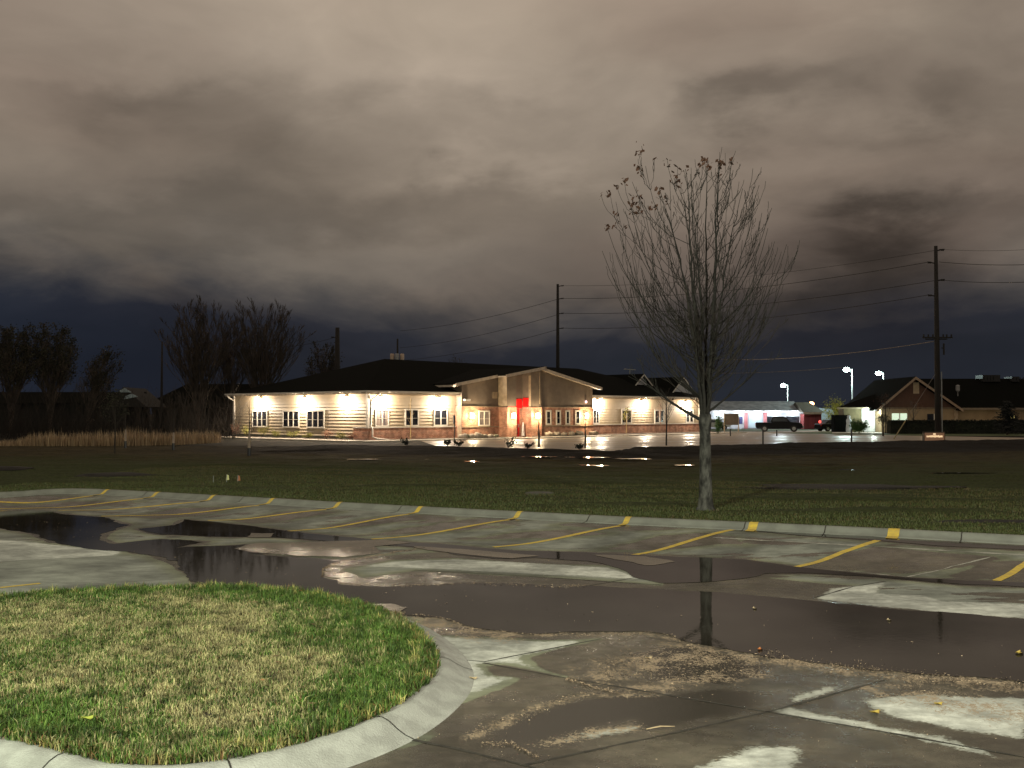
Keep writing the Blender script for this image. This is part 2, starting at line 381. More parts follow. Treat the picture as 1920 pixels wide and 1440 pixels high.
def build_pavement():
    rows = np.concatenate([[-40, -25, -12, -4, 0, 2, 3, 4], 1/np.linspace(1/4.6, 1/16., 190), np.linspace(16.1, 36, 150)])
    U = np.concatenate([np.linspace(-3.5, -.6, 24)[:-1], np.linspace(-.6, .6, 330), np.linspace(.6, 3.5, 24)[1:]])
    V = []
    for y in rows:
        w = max(y, 9.0)
        V.append(np.stack([U * w, np.full(len(U), y)], 1))
    V = np.array(V); nR, nC = V.shape[:2]; P = V.reshape(-1, 2).copy()
    lim = curbY(P[:, 0]) + .05
    P[:, 1] = np.minimum(P[:, 1], lim)
    z = pave_z(P[:, 0], P[:, 1])
    idx = np.arange(nR*nC).reshape(nR, nC)
    Q = np.stack([idx[:-1, :-1], idx[:-1, 1:], idx[1:, 1:], idx[1:, :-1]], -1).reshape(-1, 4)
    keep = (P[Q, 1].max(1) - P[Q, 1].min(1)) > 1e-4
    Q = Q[keep]
    wet = np.full(len(P), -9.0)
    for p in WETP: wet = np.maximum(wet, poly_sdf(P, gp(p)))
    fore = poly_sdf(P, np.array([at(x, y, POOL)[:2] for x, y in FORE]))
    behind = np.where(P[:, 1] < 4.5, 1.0, -9); wet = np.maximum(wet, np.maximum(fore, behind))
    wet = np.maximum(wet, poly_sdf(P, gp(MIDW)))
    for p in (PUD_MAIN, PUD_STRIP): wet = np.maximum(wet, poly_sdf(P, gp(p)) + .12)
    wet = np.maximum(wet, poly_sdf(P, gp(PUD_CURB)) + .1)
    dry = np.full(len(P), -9.0)
    for p in DRY: dry = np.maximum(dry, poly_sdf(P, gp(p) if p is not DRY[0] else np.array([at(x, y, POOL)[:2] for x, y in p])))
    white = np.full(len(P), -9.0)
    for p in WHITE: white = np.maximum(white, poly_sdf(P, gp(p)))
    white = np.maximum(white, poly_sdf(P, np.array([at(x, y, POOL)[:2] for x, y in DRY[0]]))-.07)
    for p, o_ in (([(1560, 1305), (1700, 1292), (1960, 1305), (1960, 1400), (1800, 1380), (1640, 1345)], .12), ([(1010, 1394), (1080, 1374), (1180, 1358), (1235, 1364), (1150, 1378), (1060, 1396)], .06),
                  ([(640, 1065), (733, 1050), (860, 1046), (1150, 1062), (1240, 1090), (900, 1074), (740, 1066)], .14)):
        white = np.maximum(white, poly_sdf(P, np.array([at(x, y, POOL)[:2] for x, y in p]))-o_)
    pool = poly_sdf(P, gp(PUD_NEAR)); pool = np.maximum(pool, poly_sdf(P, gp([(1180, 1225), (1290, 1210), (1400, 1235), (1440, 1262), (1360, 1285), (1230, 1275)])))
    silt = np.zeros(len(P))
    for p, w_ in SILT: silt = np.maximum(silt, 1-line_d(P, [at(x, y, POOL)[:2] for x, y in p])/w_)
    wet = np.minimum(wet, -dry)
    m, g, b = new_mat('wet_concrete')
    tc = g.n('ShaderNodeTexCoord').outputs['Object']
    A = lambda n: g.n('ShaderNodeAttribute', attribute_name=n).outputs['Fac']
    n1 = g.noise(tc, 1.3, 8, .62); n2 = g.noise(tc, 9, 6, .65); n3 = g.noise(tc, 70, 3, .6)
    st = g.noise(g.scale(tc, (.35, 1.1, 1), (0, 0, R(-28))), 1.6, 6, .6, .4)
    wv = g.math('ADD', A('wet'), g.math('MULTIPLY', g.math('SUBTRACT', n1, .5), .22))
    wv = g.math('ADD', wv, g.math('MULTIPLY', g.math('SUBTRACT', n2, .5), .07))
    w1 = g.step(wv, -.012, .02)
    stw = g.step(st, .575, .595)                       # more damp streaks of their own on the open lot
    inside = g.step(A('dryz'), -.1, .1)
    w = g.math('MAXIMUM', w1, g.math('MULTIPLY', stw, g.math('SUBTRACT', 1.0, inside)))
    nd_ = g.noise(g.scale(tc, (1, 2.6, 1), (0, 0, R(-25))), 22, 5, .75)
    wn_ = g.math('ADD', g.math('MULTIPLY', g.math('SUBTRACT', n2, .52), .20), g.math('MULTIPLY', g.math('SUBTRACT', n1, .5), .25))
    wn_ = g.math('ADD', wn_, g.math('MULTIPLY', g.math('SUBTRACT', nd_, .5), .26))
    wh = g.step(g.math('ADD', A('white'), wn_), -.02, .05)
    w = g.math('MULTIPLY', w, g.math('SUBTRACT', 1.0, wh))
    dryc = g.mix(g.step(n1, .3, .7), (.175, .186, .158), (.135, .144, .122))
    dryc = g.mix(g.step(n3, .35, .75, 0, .35), dryc, (.22, .22, .19))
    wetc = g.mix(g.step(n1, .3, .7), (.074, .066, .047), (.044, .040, .029))
    wetc = g.mix(g.step(n3, .5, .8, 0, .6), wetc, (.12, .10, .075))
    wetc = g.mix(g.step(n2, .45, .7, 0, .5), wetc, (.09, .075, .055))
    whc = g.mix(g.step(n2, .3, .7), (.42, .43, .385), (.29, .295, .26))
    nbig = g.noise(tc, .75, 6, .6); nstain = g.noise(g.scale(tc, (1, 2.2, 1), (0, 0, R(-20))), 2.6, 7, .68, .6)
    var = g.math('MULTIPLY', g.step(nbig, .34, .66, .58, 1.45), g.step(nstain, .32, .66, .72, 1.22))
    grit = g.step(g.noise(tc, 160, 2, .7), .3, .7, .82, 1.2)
    var = g.math('MULTIPLY', var, grit)
    damp = g.step(wv, -.35, 0.0, 1.0, .78)
    cvar = g.n('ShaderNodeCombineColor', i={0: var, 1: var, 2: var}).outputs[0]
    cdam = g.n('ShaderNodeCombineColor', i={0: damp, 1: damp, 2: g.math('MULTIPLY', damp, damp)}).outputs[0]
    dryc = g.mix(1.0, dryc, cdam, 'MULTIPLY')
    c = g.mix(w, dryc, wetc); c = g.mix(wh, c, whc); c = g.mix(.85, c, g.mix(1.0, c, cvar, 'MULTIPLY'))
    sl = A('silt'); ng = g.noise(g.scale(tc, (1, .75, 1)), 42, 5, .82); ngl = g.noise(tc, 4, 6, .65)
    sthr = g.math('ADD', g.math('MULTIPLY', sl, .15), g.math('MULTIPLY', g.math('SUBTRACT', ngl, .5), .62))
    spk = g.math('MULTIPLY', g.step(g.math('ADD', ng, sthr), .615, .66), g.step(sl, .0, .3))
    c = g.mix(spk, c, g.mix(g.step(g.noise(tc, 240, 1), .4, .6), (.40, .31, .21), (.15, .115, .075)))
    pl = g.math('MULTIPLY', g.step(g.math('ADD', A('pool'), g.math('MULTIPLY', g.math('SUBTRACT', nstain, .5), .35)), -.06, .12), g.math('SUBTRACT', 1.0, spk))
    c = g.mix(pl, c, (.030, .027, .020))
    w = g.math('MULTIPLY', w, g.math('SUBTRACT', 1.0, spk))
    setc(g, b.inputs['Base Color'], c)
    rw = g.step(g.noise(tc, 2.2, 6, .6), .38, .62, .16, .44)
    rgh = g.math('ADD', g.math('MULTIPLY', w, rw), g.math('MULTIPLY', g.math('SUBTRACT', 1.0, w), .8))
    rgh = g.math('ADD', g.math('MULTIPLY', rgh, g.math('SUBTRACT', 1.0, pl)), g.math('MULTIPLY', pl, .09))
    setc(g, b.inputs['Roughness'], rgh)
    bh = g.math('ADD', n3, g.math('MULTIPLY', n2, .6))
    bs = g.n('ShaderNodeBump', i={'Height': bh, 'Distance': .005, 'Strength': .3})
    setc(g, b.inputs['Normal'], bs.outputs[0])
    o = np_mesh('parking_lot', np.column_stack([P, z]), [Q], m, {'wet': wet, 'dryz': dry, 'white': white, 'silt': silt, 'pool': pool})
    o['kind'] = 'structure'
    o.data.polygons.foreach_set('use_smooth', [True]*len(o.data.polygons))
build_pavement()

def water_mat(name, c, rough=.02, ripple=.02, rs=14):
    m, g, b = new_mat(name)
    tc = g.n('ShaderNodeTexCoord').outputs['Object']
    n = g.noise(tc, .9, 5)
    setc(g, b.inputs['Base Color'], g.mix(g.step(n, .35, .65), c, tuple(x*1.5 for x in c)))
    setc(g, b.inputs['Roughness'], g.step(g.noise(tc, .6, 3), .4, .65, rough, rough+.05))
    b.inputs['IOR'].default_value = 1.33
    bp = g.n('ShaderNodeBump', i={'Height': g.noise(tc, rs, 2), 'Strength': ripple, 'Distance': .01})
    setc(g, b.inputs['Normal'], bp.outputs[0])
    return m
M['water'] = water_mat('puddle_water', (.016, .014, .011), .02, .035)
M['water_thin'] = water_mat('thin_water', (.022, .019, .015), .10, .06, 30)

def rough_outline(P, amp, step=.12, seed=0):
    out = []
    n = len(P)
    for i in range(n):
        a = np.array(P[i]); b = np.array(P[(i+1) % n]); L = np.linalg.norm(b-a); k = max(1, int(L/step))
        nn = np.array([-(b-a)[1], (b-a)[0]]) / max(L, 1e-6)
        for j in range(k):
            q = a + (b-a)*j/k
            f = mnoise.fractal(Vector((q[0]*1.1+seed, q[1]*1.1, seed)), .9, 2.1, 5)
            q = q + nn*amp*f
            out.append(q)
    return out
def sheet(name, poly, z, m, kind='structure'):
    from mathutils.geometry import tessellate_polygon
    vs = [Vector((p[0], p[1], 0)) for p in poly]
    tris = tessellate_polygon([vs])
    me = bpy.data.meshes.new(name)
    me.from_pydata([(p[0], p[1], z(p[0], p[1]) if callable(z) else z) for p in poly], [], [tuple(t) for t in tris])
    me.update()
    # faces up
    bm_flip = [i for i, p in enumerate(me.polygons) if p.normal.z < 0]
    if len(bm_flip) > len(me.polygons)/2: me.flip_normals()
    o = bpy.data.objects.new(name, me); col.objects.link(o); me.materials.append(m)
    if kind: o['kind'] = kind
    return o
sheet('puddle', rough_outline(gp(PUD_MAIN), .16, .06, 3), POOL+.005, M['water'])
sheet('puddle', rough_outline(gp(PUD_STRIP), .07, .07, 9), POOL+.006, M['water'])
M['film'] = water_mat('silty_glint_film', (.12, .10, .078), .24, .25, 10)  # silt tan, kept bright to carry the lamps' reflections in the colour
for f_ in GLINT_FILM: sheet('silt_glint_film', rough_outline(gp(f_), .09, .05, 12), POOL+.010, M['film'])
pc = rough_outline(gp(PUD_CURB), .02, .1, 6)
sheet('puddle', pc, lambda x, y: float(pave_z(x, y))+.006, M['water'])

def strip(name, pts, w, m, dz=.004, jitter=0.0, zf=None):
    zf = zf or (lambda x, y: float(pave_z(x, y)))
    P = [np.array(p[:2]) for p in pts]; V = []; Fc = []
    Q = []
    for a, b in zip(P[:-1], P[1:]):
        k = max(1, int(np.linalg.norm(b-a)/.15))
        for j in range(k): Q.append(a+(b-a)*j/k)
    Q.append(P[-1])
    for i, q in enumerate(Q):
        d = Q[min(i+1, len(Q)-1)] - Q[max(i-1, 0)]; d = d/np.linalg.norm(d); n = np.array([-d[1], d[0]])
        ww = w/2*(1+jitter*(rng.random()-.5)*2); o_ = jitter*w*.4*(rng.random()-.5)
        for s in (-1, 1):
            x, y = q + n*(s*ww+o_); V.append((x, y, zf(x, y)+dz))
    for i in range(len(Q)-1): Fc.append((2*i, 2*i+2, 2*i+3, 2*i+1))
    me = bpy.data.meshes.new(name); me.from_pydata(V, [], Fc); me.update()
    if me.polygons[0].normal.z < 0: me.flip_normals()
    o = bpy.data.objects.new(name, me); col.objects.link(o); me.materials.append(m); o['kind'] = 'structure'
    return o
LINES = [((190, 928), (-30, 940)), ((285, 932), (-30, 953)), ((390, 938), (110, 957)), ((500, 945), (190, 968)), ((625, 954), (390, 976)),
         ((776, 962), (495, 999)), ((962, 969), (697, 1011)), ((1166, 977), (925, 1026)), ((1390, 991), (1185, 1041)), ((1660, 1010), (1494, 1063)), ((1960, 1035), (1868, 1089))]
CM = [192, 287, 392, 502, 627, 780, 967, 1172]; CMY = [927, 932, 938, 945, 953, 962, 971, 982]
def mark_foot(px, py):
    x0 = at(px, py)[0]; y0 = float(curbY(x0)); d = np.array([1.0, float(curbY(x0+.2)-curbY(x0-.2))/.4]); d /= np.linalg.norm(d)
    return np.array([x0, y0])+np.array([-d[1], d[0]])*(-.30)
for k_, (a, b) in enumerate(LINES):
    if k_ < 8:
        f_ = mark_foot(CM[k_], CMY[k_]); e_ = np.array(on_pave(*b)[:2]); strip('parking_line', [f_, e_], .12, M['yellow'], .0035, .05); continue
    strip('parking_line', [on_pave(*a), on_pave((a[0]+b[0])/2, (a[1]+b[1])/2), on_pave(*b)], .12, M['yellow'], .0035, .05)
strip('parking_line', [on_pave(0, 1102), on_pave(75, 1094)], .1, M['yellow'], .0035, .05)
strip('gutter_seam', [on_pave(1336, 1008), on_pave(1630, 1024), on_pave(1940, 1042)], .05, M['pale_line'], .003, .8)
strip('slab_seam', [on_pave(1559, 1068), on_pave(1700, 1082), on_pave(1785, 1062), on_pave(1860, 1044)], .03, M['pale_line'], .003, .9)
for seg, w in (([(985, 1434), (1220, 1384), (1440, 1335), (1660, 1275)], .028), ([(906, 1243), (1064, 1272), (1440, 1335), (1700, 1380), (1960, 1427)], .026), ([(850, 1236), (908, 1241), (1127, 1198)], .02),
               ([(772, 1387), (860, 1405), (1010, 1442)], .035), ([(1075, 1103), (1130, 1094), (1240, 1074), (1330, 1060)], .03), ([(1523, 1122), (1600, 1100), (1660, 1090)], .03),
               ([(777, 1069), (933, 1077), (1240, 1097)], .03), ([(1290, 934), (1240, 950)], .01)):
    if seg[0][1] < 960: continue
    strip('slab_joint', [on_pave(x, y) for x, y in seg], w, M['joint'], .0025, .5)

# ------------------------------------------------------------------ curb along the lawn
KH = .125
CURB_PROF = [(-.12, -.30), (-.12, .002), (0, .012), (.07, KH*.42), (.13, KH*.8), (.19, KH), (.31, KH), (.31, -.3)]
def sweep(name, line, prof, m, z0, joints=None):
    """line: list of (x,y); profile offset to the left-hand normal"""
    V = []; n = len(line); k = len(prof)
    for i, p in enumerate(line):
        a = np.array(line[max(i-1, 0)]); b = np.array(line[min(i+1, n-1)]); d = (b-a)/np.linalg.norm(b-a); nn = np.array([-d[1], d[0]])
        zz = z0(p[0], p[1]) if callable(z0) else z0
        for o_, z in prof:
            q = np.array(p)+nn*o_; V.append((q[0], q[1], zz+z))
    idx = np.arange(n*k).reshape(n, k)
    Q = np.stack([idx[:-1, :-1], idx[1:, :-1], idx[1:, 1:], idx[:-1, 1:]], -1).reshape(-1, 4)
    o = np_mesh(name, np.array(V), [Q], m); o['kind'] = 'structure'
    o.data.polygons.foreach_set('use_smooth', [True]*len(o.data.polygons))
    return o
xs = np.arange(-40, 30, .2)
cl = [(x, float(curbY(x))) for x in xs]
sweep('kerb', cl, CURB_PROF, M['concrete'], 0.0)
def curb_mark(px, py, w, m, lift=.003, name='kerb_paint', top=None):
    x0 = at(px, py)[0]; y0 = float(curbY(x0))
    d = np.array([1.0, float(curbY(x0+.2)-curbY(x0-.2))/.4]); d /= np.linalg.norm(d); nn = np.array([-d[1], d[0]])
    V = []
    for o_, z in [(-.30, .008), (-.12, .007), (-.002, .016), (.068, KH*.42+.005), (.128, KH*.8+.005), (.189, KH+lift), (.30, KH+lift)]:
        for s in (-1, 1):
            q = np.array([x0, y0])+d*s*w/2+nn*o_; V.append((q[0], q[1], z))
    me = bpy.data.meshes.new(name); me.from_pydata(V, [], [(2*i, 2*i+1, 2*i+3, 2*i+2) for i in range(6)]); me.update()
    o = bpy.data.objects.new(name, me); col.objects.link(o); me.materials.append(m); o['kind'] = 'structure'
for px, py, w in ((192, 927, .115), (287, 932, .115), (392, 938, .115), (502, 945, .115), (627, 953, .115), (780, 962, .115), (967, 971, .115), (1172, 982, .12), (1409, 993, .17), (1672, 1006, .2)):
    curb_mark(px, py, w, M['yellow'])
for px, py in ((268, 931), (447, 942), (745, 960), (1100, 979), (1393, 992), (1545, 1000), (1800, 1013)):
    curb_mark(px, py, .02, M['joint'], name='kerb_joint')

# ------------------------------------------------------------------ lawn
CRX = [X_at(0, 72), X_at(430, 70), X_at(560, 65), X_at(800, 62.8), X_at(1000, 58.5), X_at(1150, 55), X_at(1190, 59.8), X_at(1320, 63.9), X_at(1500, 69.9), X_at(1700, 74), X_at(1920, 79)]
CRY = [72, 70, 65, 62.8, 58.5, 55, 59.8, 63.9, 69.9, 74, 79]
def crestY(x): return np.interp(x, CRX, CRY)
def crest_h(x): return np.interp(x, [-35, -17, -12, 60], [.04, .06, .28, .30])
def sm(t): t = np.clip(t, 0, 1); return t*t*(3-2*t)
def lawn_z(x, y):
    s = y - curbY(x); c = crestY(x)
    z = KH - .01 - .12*sm((s-1)/14)
    z = z + (crest_h(x)-.05)*sm((y-(c-9))/8.0)
    return z
def on_lawn(px, py):
    z = .1
    for _ in range(30):
        x, y, _z = at(px, py, z); z = .5*z+.5*float(lawn_z(x, y))
    return x, y, z
def build_lawn():
    Xc = np.concatenate([np.linspace(-160, -36, 20)[:-1], np.linspace(-36, 48, 420), np.linspace(48, 200, 20)[1:]])
    t = np.concatenate([np.linspace(0, 1, 170)**1.25, [1.012, 1.03, 1.05]])
    V = []; S = []
    for tt in t:
        y0 = curbY(Xc)+.31; c = crestY(Xc)
        y = y0+(c-y0)*tt
        z = lawn_z(Xc, y)
        if tt > 1: z = z - (tt-1)*9
        V.append(np.stack([Xc, y, z], 1)); S.append(np.clip((y-y0)/(c-y0), 0, 1.1))
    V = np.array(V); S = np.array(S).ravel(); nR, nC = V.shape[:2]; P = V.reshape(-1, 3)
    amp = .02*np.clip(S*8, 0, 1)
    for i, p in enumerate(P):
        p[2] += amp[i]*1.8*(mnoise.noise(Vector((p[0]*.18, p[1]*.75, 0)))*2.4 + mnoise.noise(Vector((p[0]*1.1, p[1]*2.2, 4))))
    idx = np.arange(nR*nC).reshape(nR, nC)
    Q = np.stack([idx[:-1, :-1], idx[:-1, 1:], idx[1:, 1:], idx[1:, :-1]], -1).reshape(-1, 4)
    m, g, b = new_mat('lawn_turf')
    tc = g.n('ShaderNodeTexCoord').outputs['Object']
    so = g.n('ShaderNodeAttribute', attribute_name='soil').outputs['Fac']
    n1 = g.noise(g.scale(tc, (.25, .8, 1)), 1.0, 6, .6); n2 = g.noise(tc, 9, 5, .7); n3 = g.noise(g.scale(tc, (.6, 3.0, 1)), 1.5, 5, .65)
    f = g.step(g.math('ADD', so, g.math('MULTIPLY', g.math('SUBTRACT', n1, .5), .7)), .34, .80)
    gr = g.mix(g.step(n2, .3, .7), (.054, .068, .020), (.016, .021, .007))
    br = g.mix(g.step(n3, .35, .65), (.062, .050, .020), (.018, .015, .007))
    c = g.mix(f, gr, br)
    dk = g.step(g.math('ADD', so, g.math('MULTIPLY', g.math('SUBTRACT', n1, .5), .12)), .72, .84)
    bz = g.n('ShaderNodeAttribute', attribute_name='bare').outputs['Fac']
    c = g.mix(g.math('MULTIPLY', dk, bz), c, (.010, .008, .005))  # near-black crest face: dark wet soil, with the unlit slope's shade painted in
    setc(g, b.inputs['Base Color'], c); b.inputs['Roughness'].default_value = .95; b.inputs['Specular IOR Level'].default_value = .12
    bp = g.n('ShaderNodeBump', i={'Height': g.math('ADD', n2, n3), 'Strength': .9, 'Distance': .06})
    setc(g, b.inputs['Normal'], bp.outputs[0])
    bare = np.interp(P[:, 0], [-24, -14], [0, 1])  # where the dark soil and painted shade apply, fading out to the left
    o = np_mesh('lawn', P, [Q], m, {'soil': S, 'bare': bare}); o['kind'] = 'structure'
build_lawn()
# base ground under everything and out to the horizon
gm = mat('earth', (.02, .017, .011), .95, (.012, .011, .007), .3, spec=.1)
b_ = MB(); b_.add([(-3000, -60, -.42), (3000, -60, -.42), (3000, 3500, -.42), (-3000, 3500, -.42)], [(0, 1, 2, 3)])
o = b_.build('ground', gm); o['kind'] = 'structure'
b_ = MB()
fx = np.concatenate([[-3000, -400], np.linspace(-160, 200, 60), [500, 3000]])
V = [(x, float(crestY(x))+1.0, -.02) for x in fx]+[(x, 3500, -.02) for x in fx]; n = len(fx)
b_.add(V, [(i, i+1, n+i+1, n+i) for i in range(n-1)])
o = b_.build('field', gm); o['kind'] = 'structure'

# grass blades
def blades(name, P, z, hgt, wid, tint, lean=.6, label=None):
    n = len(P); a = nr.rand(n)*2*math.pi; l = (nr.rand(n)**1.3)*lean; h = hgt*(.55+.75*nr.rand(n)); w = wid*(.7+.6*nr.rand(n))
    la = nr.rand(n)*2*math.pi
    dx, dy = np.cos(a)*w/2, np.sin(a)*w/2
    ox, oy = np.cos(la)*l*h, np.sin(la)*l*h
    V = np.zeros((n, 5, 3))
    V[:, 0] = np.stack([P[:, 0]-dx, P[:, 1]-dy, z], 1); V[:, 1] = np.stack([P[:, 0]+dx, P[:, 1]+dy, z], 1)
    mz = z+h*.55
    V[:, 2] = np.stack([P[:, 0]+ox*.35+dx*.8, P[:, 1]+oy*.35+dy*.8, mz], 1); V[:, 3] = np.stack([P[:, 0]+ox*.35-dx*.8, P[:, 1]+oy*.35-dy*.8, mz], 1)
    V[:, 4] = np.stack([P[:, 0]+ox, P[:, 1]+oy, z+h*(1-.35*l)], 1)
    i0 = (np.arange(n)*5)[:, None]
    q = i0+np.array([[0, 1, 2, 3]]); t = i0+np.array([[3, 2, 4]])
    cols = np.repeat(tint, 5, 0)
    o = np_mesh(name, V.reshape(-1, 3), [q, t], M['blade'], cols=cols); o['kind'] = 'stuff'
    return tag(o, label, 'grass')
def vnoise(P, s, seed):
    return np.array([mnoise.fractal(Vector((p[0]*s+seed, p[1]*s, seed)), .8, 2.0, 3) for p in P])

# ------------------------------------------------------------------ grass island with its kerb
IT = POOL + .13
ISL = [(-260, 1175), (-120, 1135), (0, 1119), (130, 1109), (300, 1103), (440, 1101), (500, 1104), (570, 1112), (620, 1120), (660, 1129), (700, 1141), (730, 1152), (760, 1167), (785, 1186), (805, 1207), (817, 1228), (819, 1247), (808, 1270), (785, 1292), (750, 1318),
       (715, 1338), (680, 1354), (640, 1369), (600, 1382), (550, 1397), (500, 1409), (450, 1419), (400, 1428), (340, 1435), (290, 1437), (240, 1434), (190, 1427), (140, 1415), (95, 1402), (50, 1390), (0, 1380), (-60, 1372), (-200, 1360)]
isl = np.array([at(x, y, IT)[:2] for x, y in ISL])
isl = np.concatenate([isl, [[-9.5, 8.0], [-11.5, 9.5], [-11.5, 12.5]]])
def resample(P, step, closed=True):
    out = []
    n = len(P)
    for i in range(n if closed else n-1):
        a, b = P[i], P[(i+1) % n]; k = max(1, int(np.linalg.norm(b-a)/step))
        for j in range(k): out.append(a+(b-a)*j/k)
    return np.array(out)
ir = resample(isl, .08)
for _ in range(6): ir = (np.roll(ir, 1, 0)+ir*2+np.roll(ir, -1, 0))/4
area = .5*np.sum(ir[:, 0]*np.roll(ir[:, 1], -1)-np.roll(ir[:, 0], -1)*ir[:, 1])
if area > 0: ir = ir[::-1]
# going clockwise the left-hand normal points outwards
prof = [(-.06, .10), (.0, .13), (.07, .13), (.13, .108), (.20, .062), (.27, .025), (.34, .006), (.36, -.004), (.37, -.1)]
ring = [tuple(p) for p in ir]+[tuple(ir[0])]
sweep('island_kerb', ring, prof, mat('pale_kerb_concrete', (.36, .37, .33), .85, (.27, .275, .245), 5, .3, 60), POOL)
def island_joint(px, py):
    q = np.array(at(px, py, IT)[:2]); i = int(np.argmin(np.linalg.norm(ir-q, axis=1))); a, b_2 = ir[i-2], ir[(i+2) % len(ir)]
    d = (b_2-a)/np.linalg.norm(b_2-a); nn = np.array([-d[1], d[0]]); V = []
    for o_, z in prof[1:8]:
        for s_ in (-1, 1):
            w_ = ir[i]+nn*o_+d*s_*.006+nn*0; V.append((w_[0], w_[1], POOL+z+.004))
    me = bpy.data.meshes.new('kerb_joint'); me.from_pydata(V, [], [(2*k, 2*k+1, 2*k+3, 2*k+2) for k in range(6)]); me.update()
    o = bpy.data.objects.new('kerb_joint', me); col.objects.link(o); me.materials.append(M['joint']); o['kind'] = 'structure'
for q_ in ((703, 1345), (818, 1232), (420, 1424), (120, 1410)): island_joint(*q_)
sheet('island_soil', [tuple(p) for p in ir], POOL+.132, mat('island_earth', (.035, .03, .015), .95))
def island_grass():
    x0, x1 = -6.6, 0.2; y0, y1 = 6.0, 15.0
    N = 420000
    P = np.stack([x0+(x1-x0)*nr.rand(N), y0+(y1-y0)*nr.rand(N)], 1)
    sd = poly_sdf(P, ir[::3]); vis = (P[:, 0] > -.56*P[:, 1]-.3)
    edge = np.array([mnoise.noise(Vector((p[0]*5, p[1]*5, 1))) for p in P])
    k = (sd > -.03+.045*edge) & vis & (edge+.9*nr.rand(len(P)) > -.12); P = P[k]; sd = sd[k]
    w = np.clip(1.3-.06*(P[:, 1]-6), .5, 1)   # nearer = denser
    k = nr.rand(len(P)) < w; P = P[k]; sd = sd[k]
    n = len(P)
    ns = np.array([mnoise.fractal(Vector((p[0]*.75, p[1]*.75, 3)), .8, 2, 4) for p in P[:, :]])
    nf = np.array([mnoise.noise(Vector((p[0]*6, p[1]*6, 9))) for p in P])
    straw = sm((sd-.3)/.9)*.6 + ns*.75 + .02 + nf*.35
    straw = np.clip(straw, .02, .92)
    isw = nr.rand(n) < straw
    g1 = np.array([.030, .080, .012]); g2 = np.array([.11, .165, .032]); s1 = np.array([.36, .32, .155]); s2 = np.array([.22, .20, .09])
    r_ = nr.rand(n, 1)
    tint = np.where(isw[:, None], s1*r_+s2*(1-r_), g1*r_+g2*(1-r_))
    brown = (nr.rand(n) < .12*(sd < .09)+.015)
    tint[brown] = np.array([.16, .09, .035])
    yl = (sd < .25) & (nf > .25) & (nr.rand(n) < .5); tint[yl] = np.array([.30, .27, .09])
    cn = np.array([mnoise.fractal(Vector((p[0]*3.2, p[1]*3.2, 21)), .7, 2.2, 4) for p in P])
    tint *= (.5+.95*nr.rand(n, 1))*np.clip(1+.45*nf+.6*cn, .35, 1.7)[:, None]
    cl_ = np.array([mnoise.noise(Vector((p[0]*14, p[1]*14, 5))) for p in P])
    h = .06*np.clip(1+.5*nf+.8*cl_, .35, 2.2)*np.where(sd < .3, 1.25, 1.0)
    h = h*(1-.35*straw)
    blades('grass', P, np.full(n, POOL+.132), h, .0068, tint, 1.15, 'green and straw coloured turf blades filling the rounded kerbed island')
    print('island blades', n)
island_grass()
def lawn_grass():
    N = 230000
    X = -15+30*nr.rand(N); s = (nr.rand(N)**1.7)*15
    Y = curbY(X)+.29+s
    k = np.abs(X/Y) < .54; X, Y, s = X[k], Y[k], s[k]
    n = len(X); P = np.stack([X, Y], 1)
    nf = np.array([mnoise.fractal(Vector((p[0]*.5, p[1]*1.6, 2)), .8, 2, 3) for p in P])
    k = nr.rand(n) < np.clip(.75+nf*.8, .1, 1); P = P[k]; s = s[k]; nf = nf[k]; n = len(P)
    r_ = nr.rand(n, 1)
    tint = np.array([.042, .062, .015])*r_+np.array([.090, .098, .032])*(1-r_)
    br = nr.rand(n) < np.clip(.08+s*.035-nf*.3, 0, .85); tint[br] = np.array([.10, .075, .03])
    z = lawn_z(P[:, 0], P[:, 1])-.005
    blades('grass', P, z, np.full(n, .052), .011, tint*(.6+.6*nr.rand(n, 1)), .8, 'dark damp lawn grass growing beyond the long parking lot kerb')
    print('lawn blades', n)
lawn_grass()

# ------------------------------------------------------------------ litter
def flakes(name, P, z, size, tint, label):
    n = len(P); a = nr.rand(n)*math.pi; l = size*(.5+nr.rand(n)); w = l*(.2+.35*nr.rand(n))
    ca, sa = np.cos(a), np.sin(a); V = np.zeros((n, 4, 3))
    for i, (sx, sy) in enumerate(((-1, -.6), (1, -1), (.8, 1), (-1, .5))):
        V[:, i] = np.stack([P[:, 0]+ca*sx*l/2-sa*sy*w/2, P[:, 1]+sa*sx*l/2+ca*sy*w/2, z+.002+nr.rand(n)*.006], 1)
    q = np.arange(n*4).reshape(n, 4)
    o = np_mesh(name, V.reshape(-1, 3), [q], M['flake'], cols=np.repeat(tint, 4, 0)); o['kind'] = 'stuff'
    tag(o, label, 'leaf litter')
def band(path, width, n):
    P = np.array([at(x, y, POOL)[:2] for x, y in path]); seg = np.linalg.norm(np.diff(P, axis=0), axis=1); c = np.concatenate([[0], np.cumsum(seg)])
    t = nr.rand(n)*c[-1]; X = np.interp(t, c, P[:, 0]); Y = np.interp(t, c, P[:, 1])
    wv = np.array([mnoise.fractal(Vector((tt*1.6, width*7, 0)), .7, 2, 4) for tt in t])
    off = nr.randn(n)*width*(.35+.9*np.abs(wv))+wv*width*1.2
    return np.stack([X, Y+off], 1)
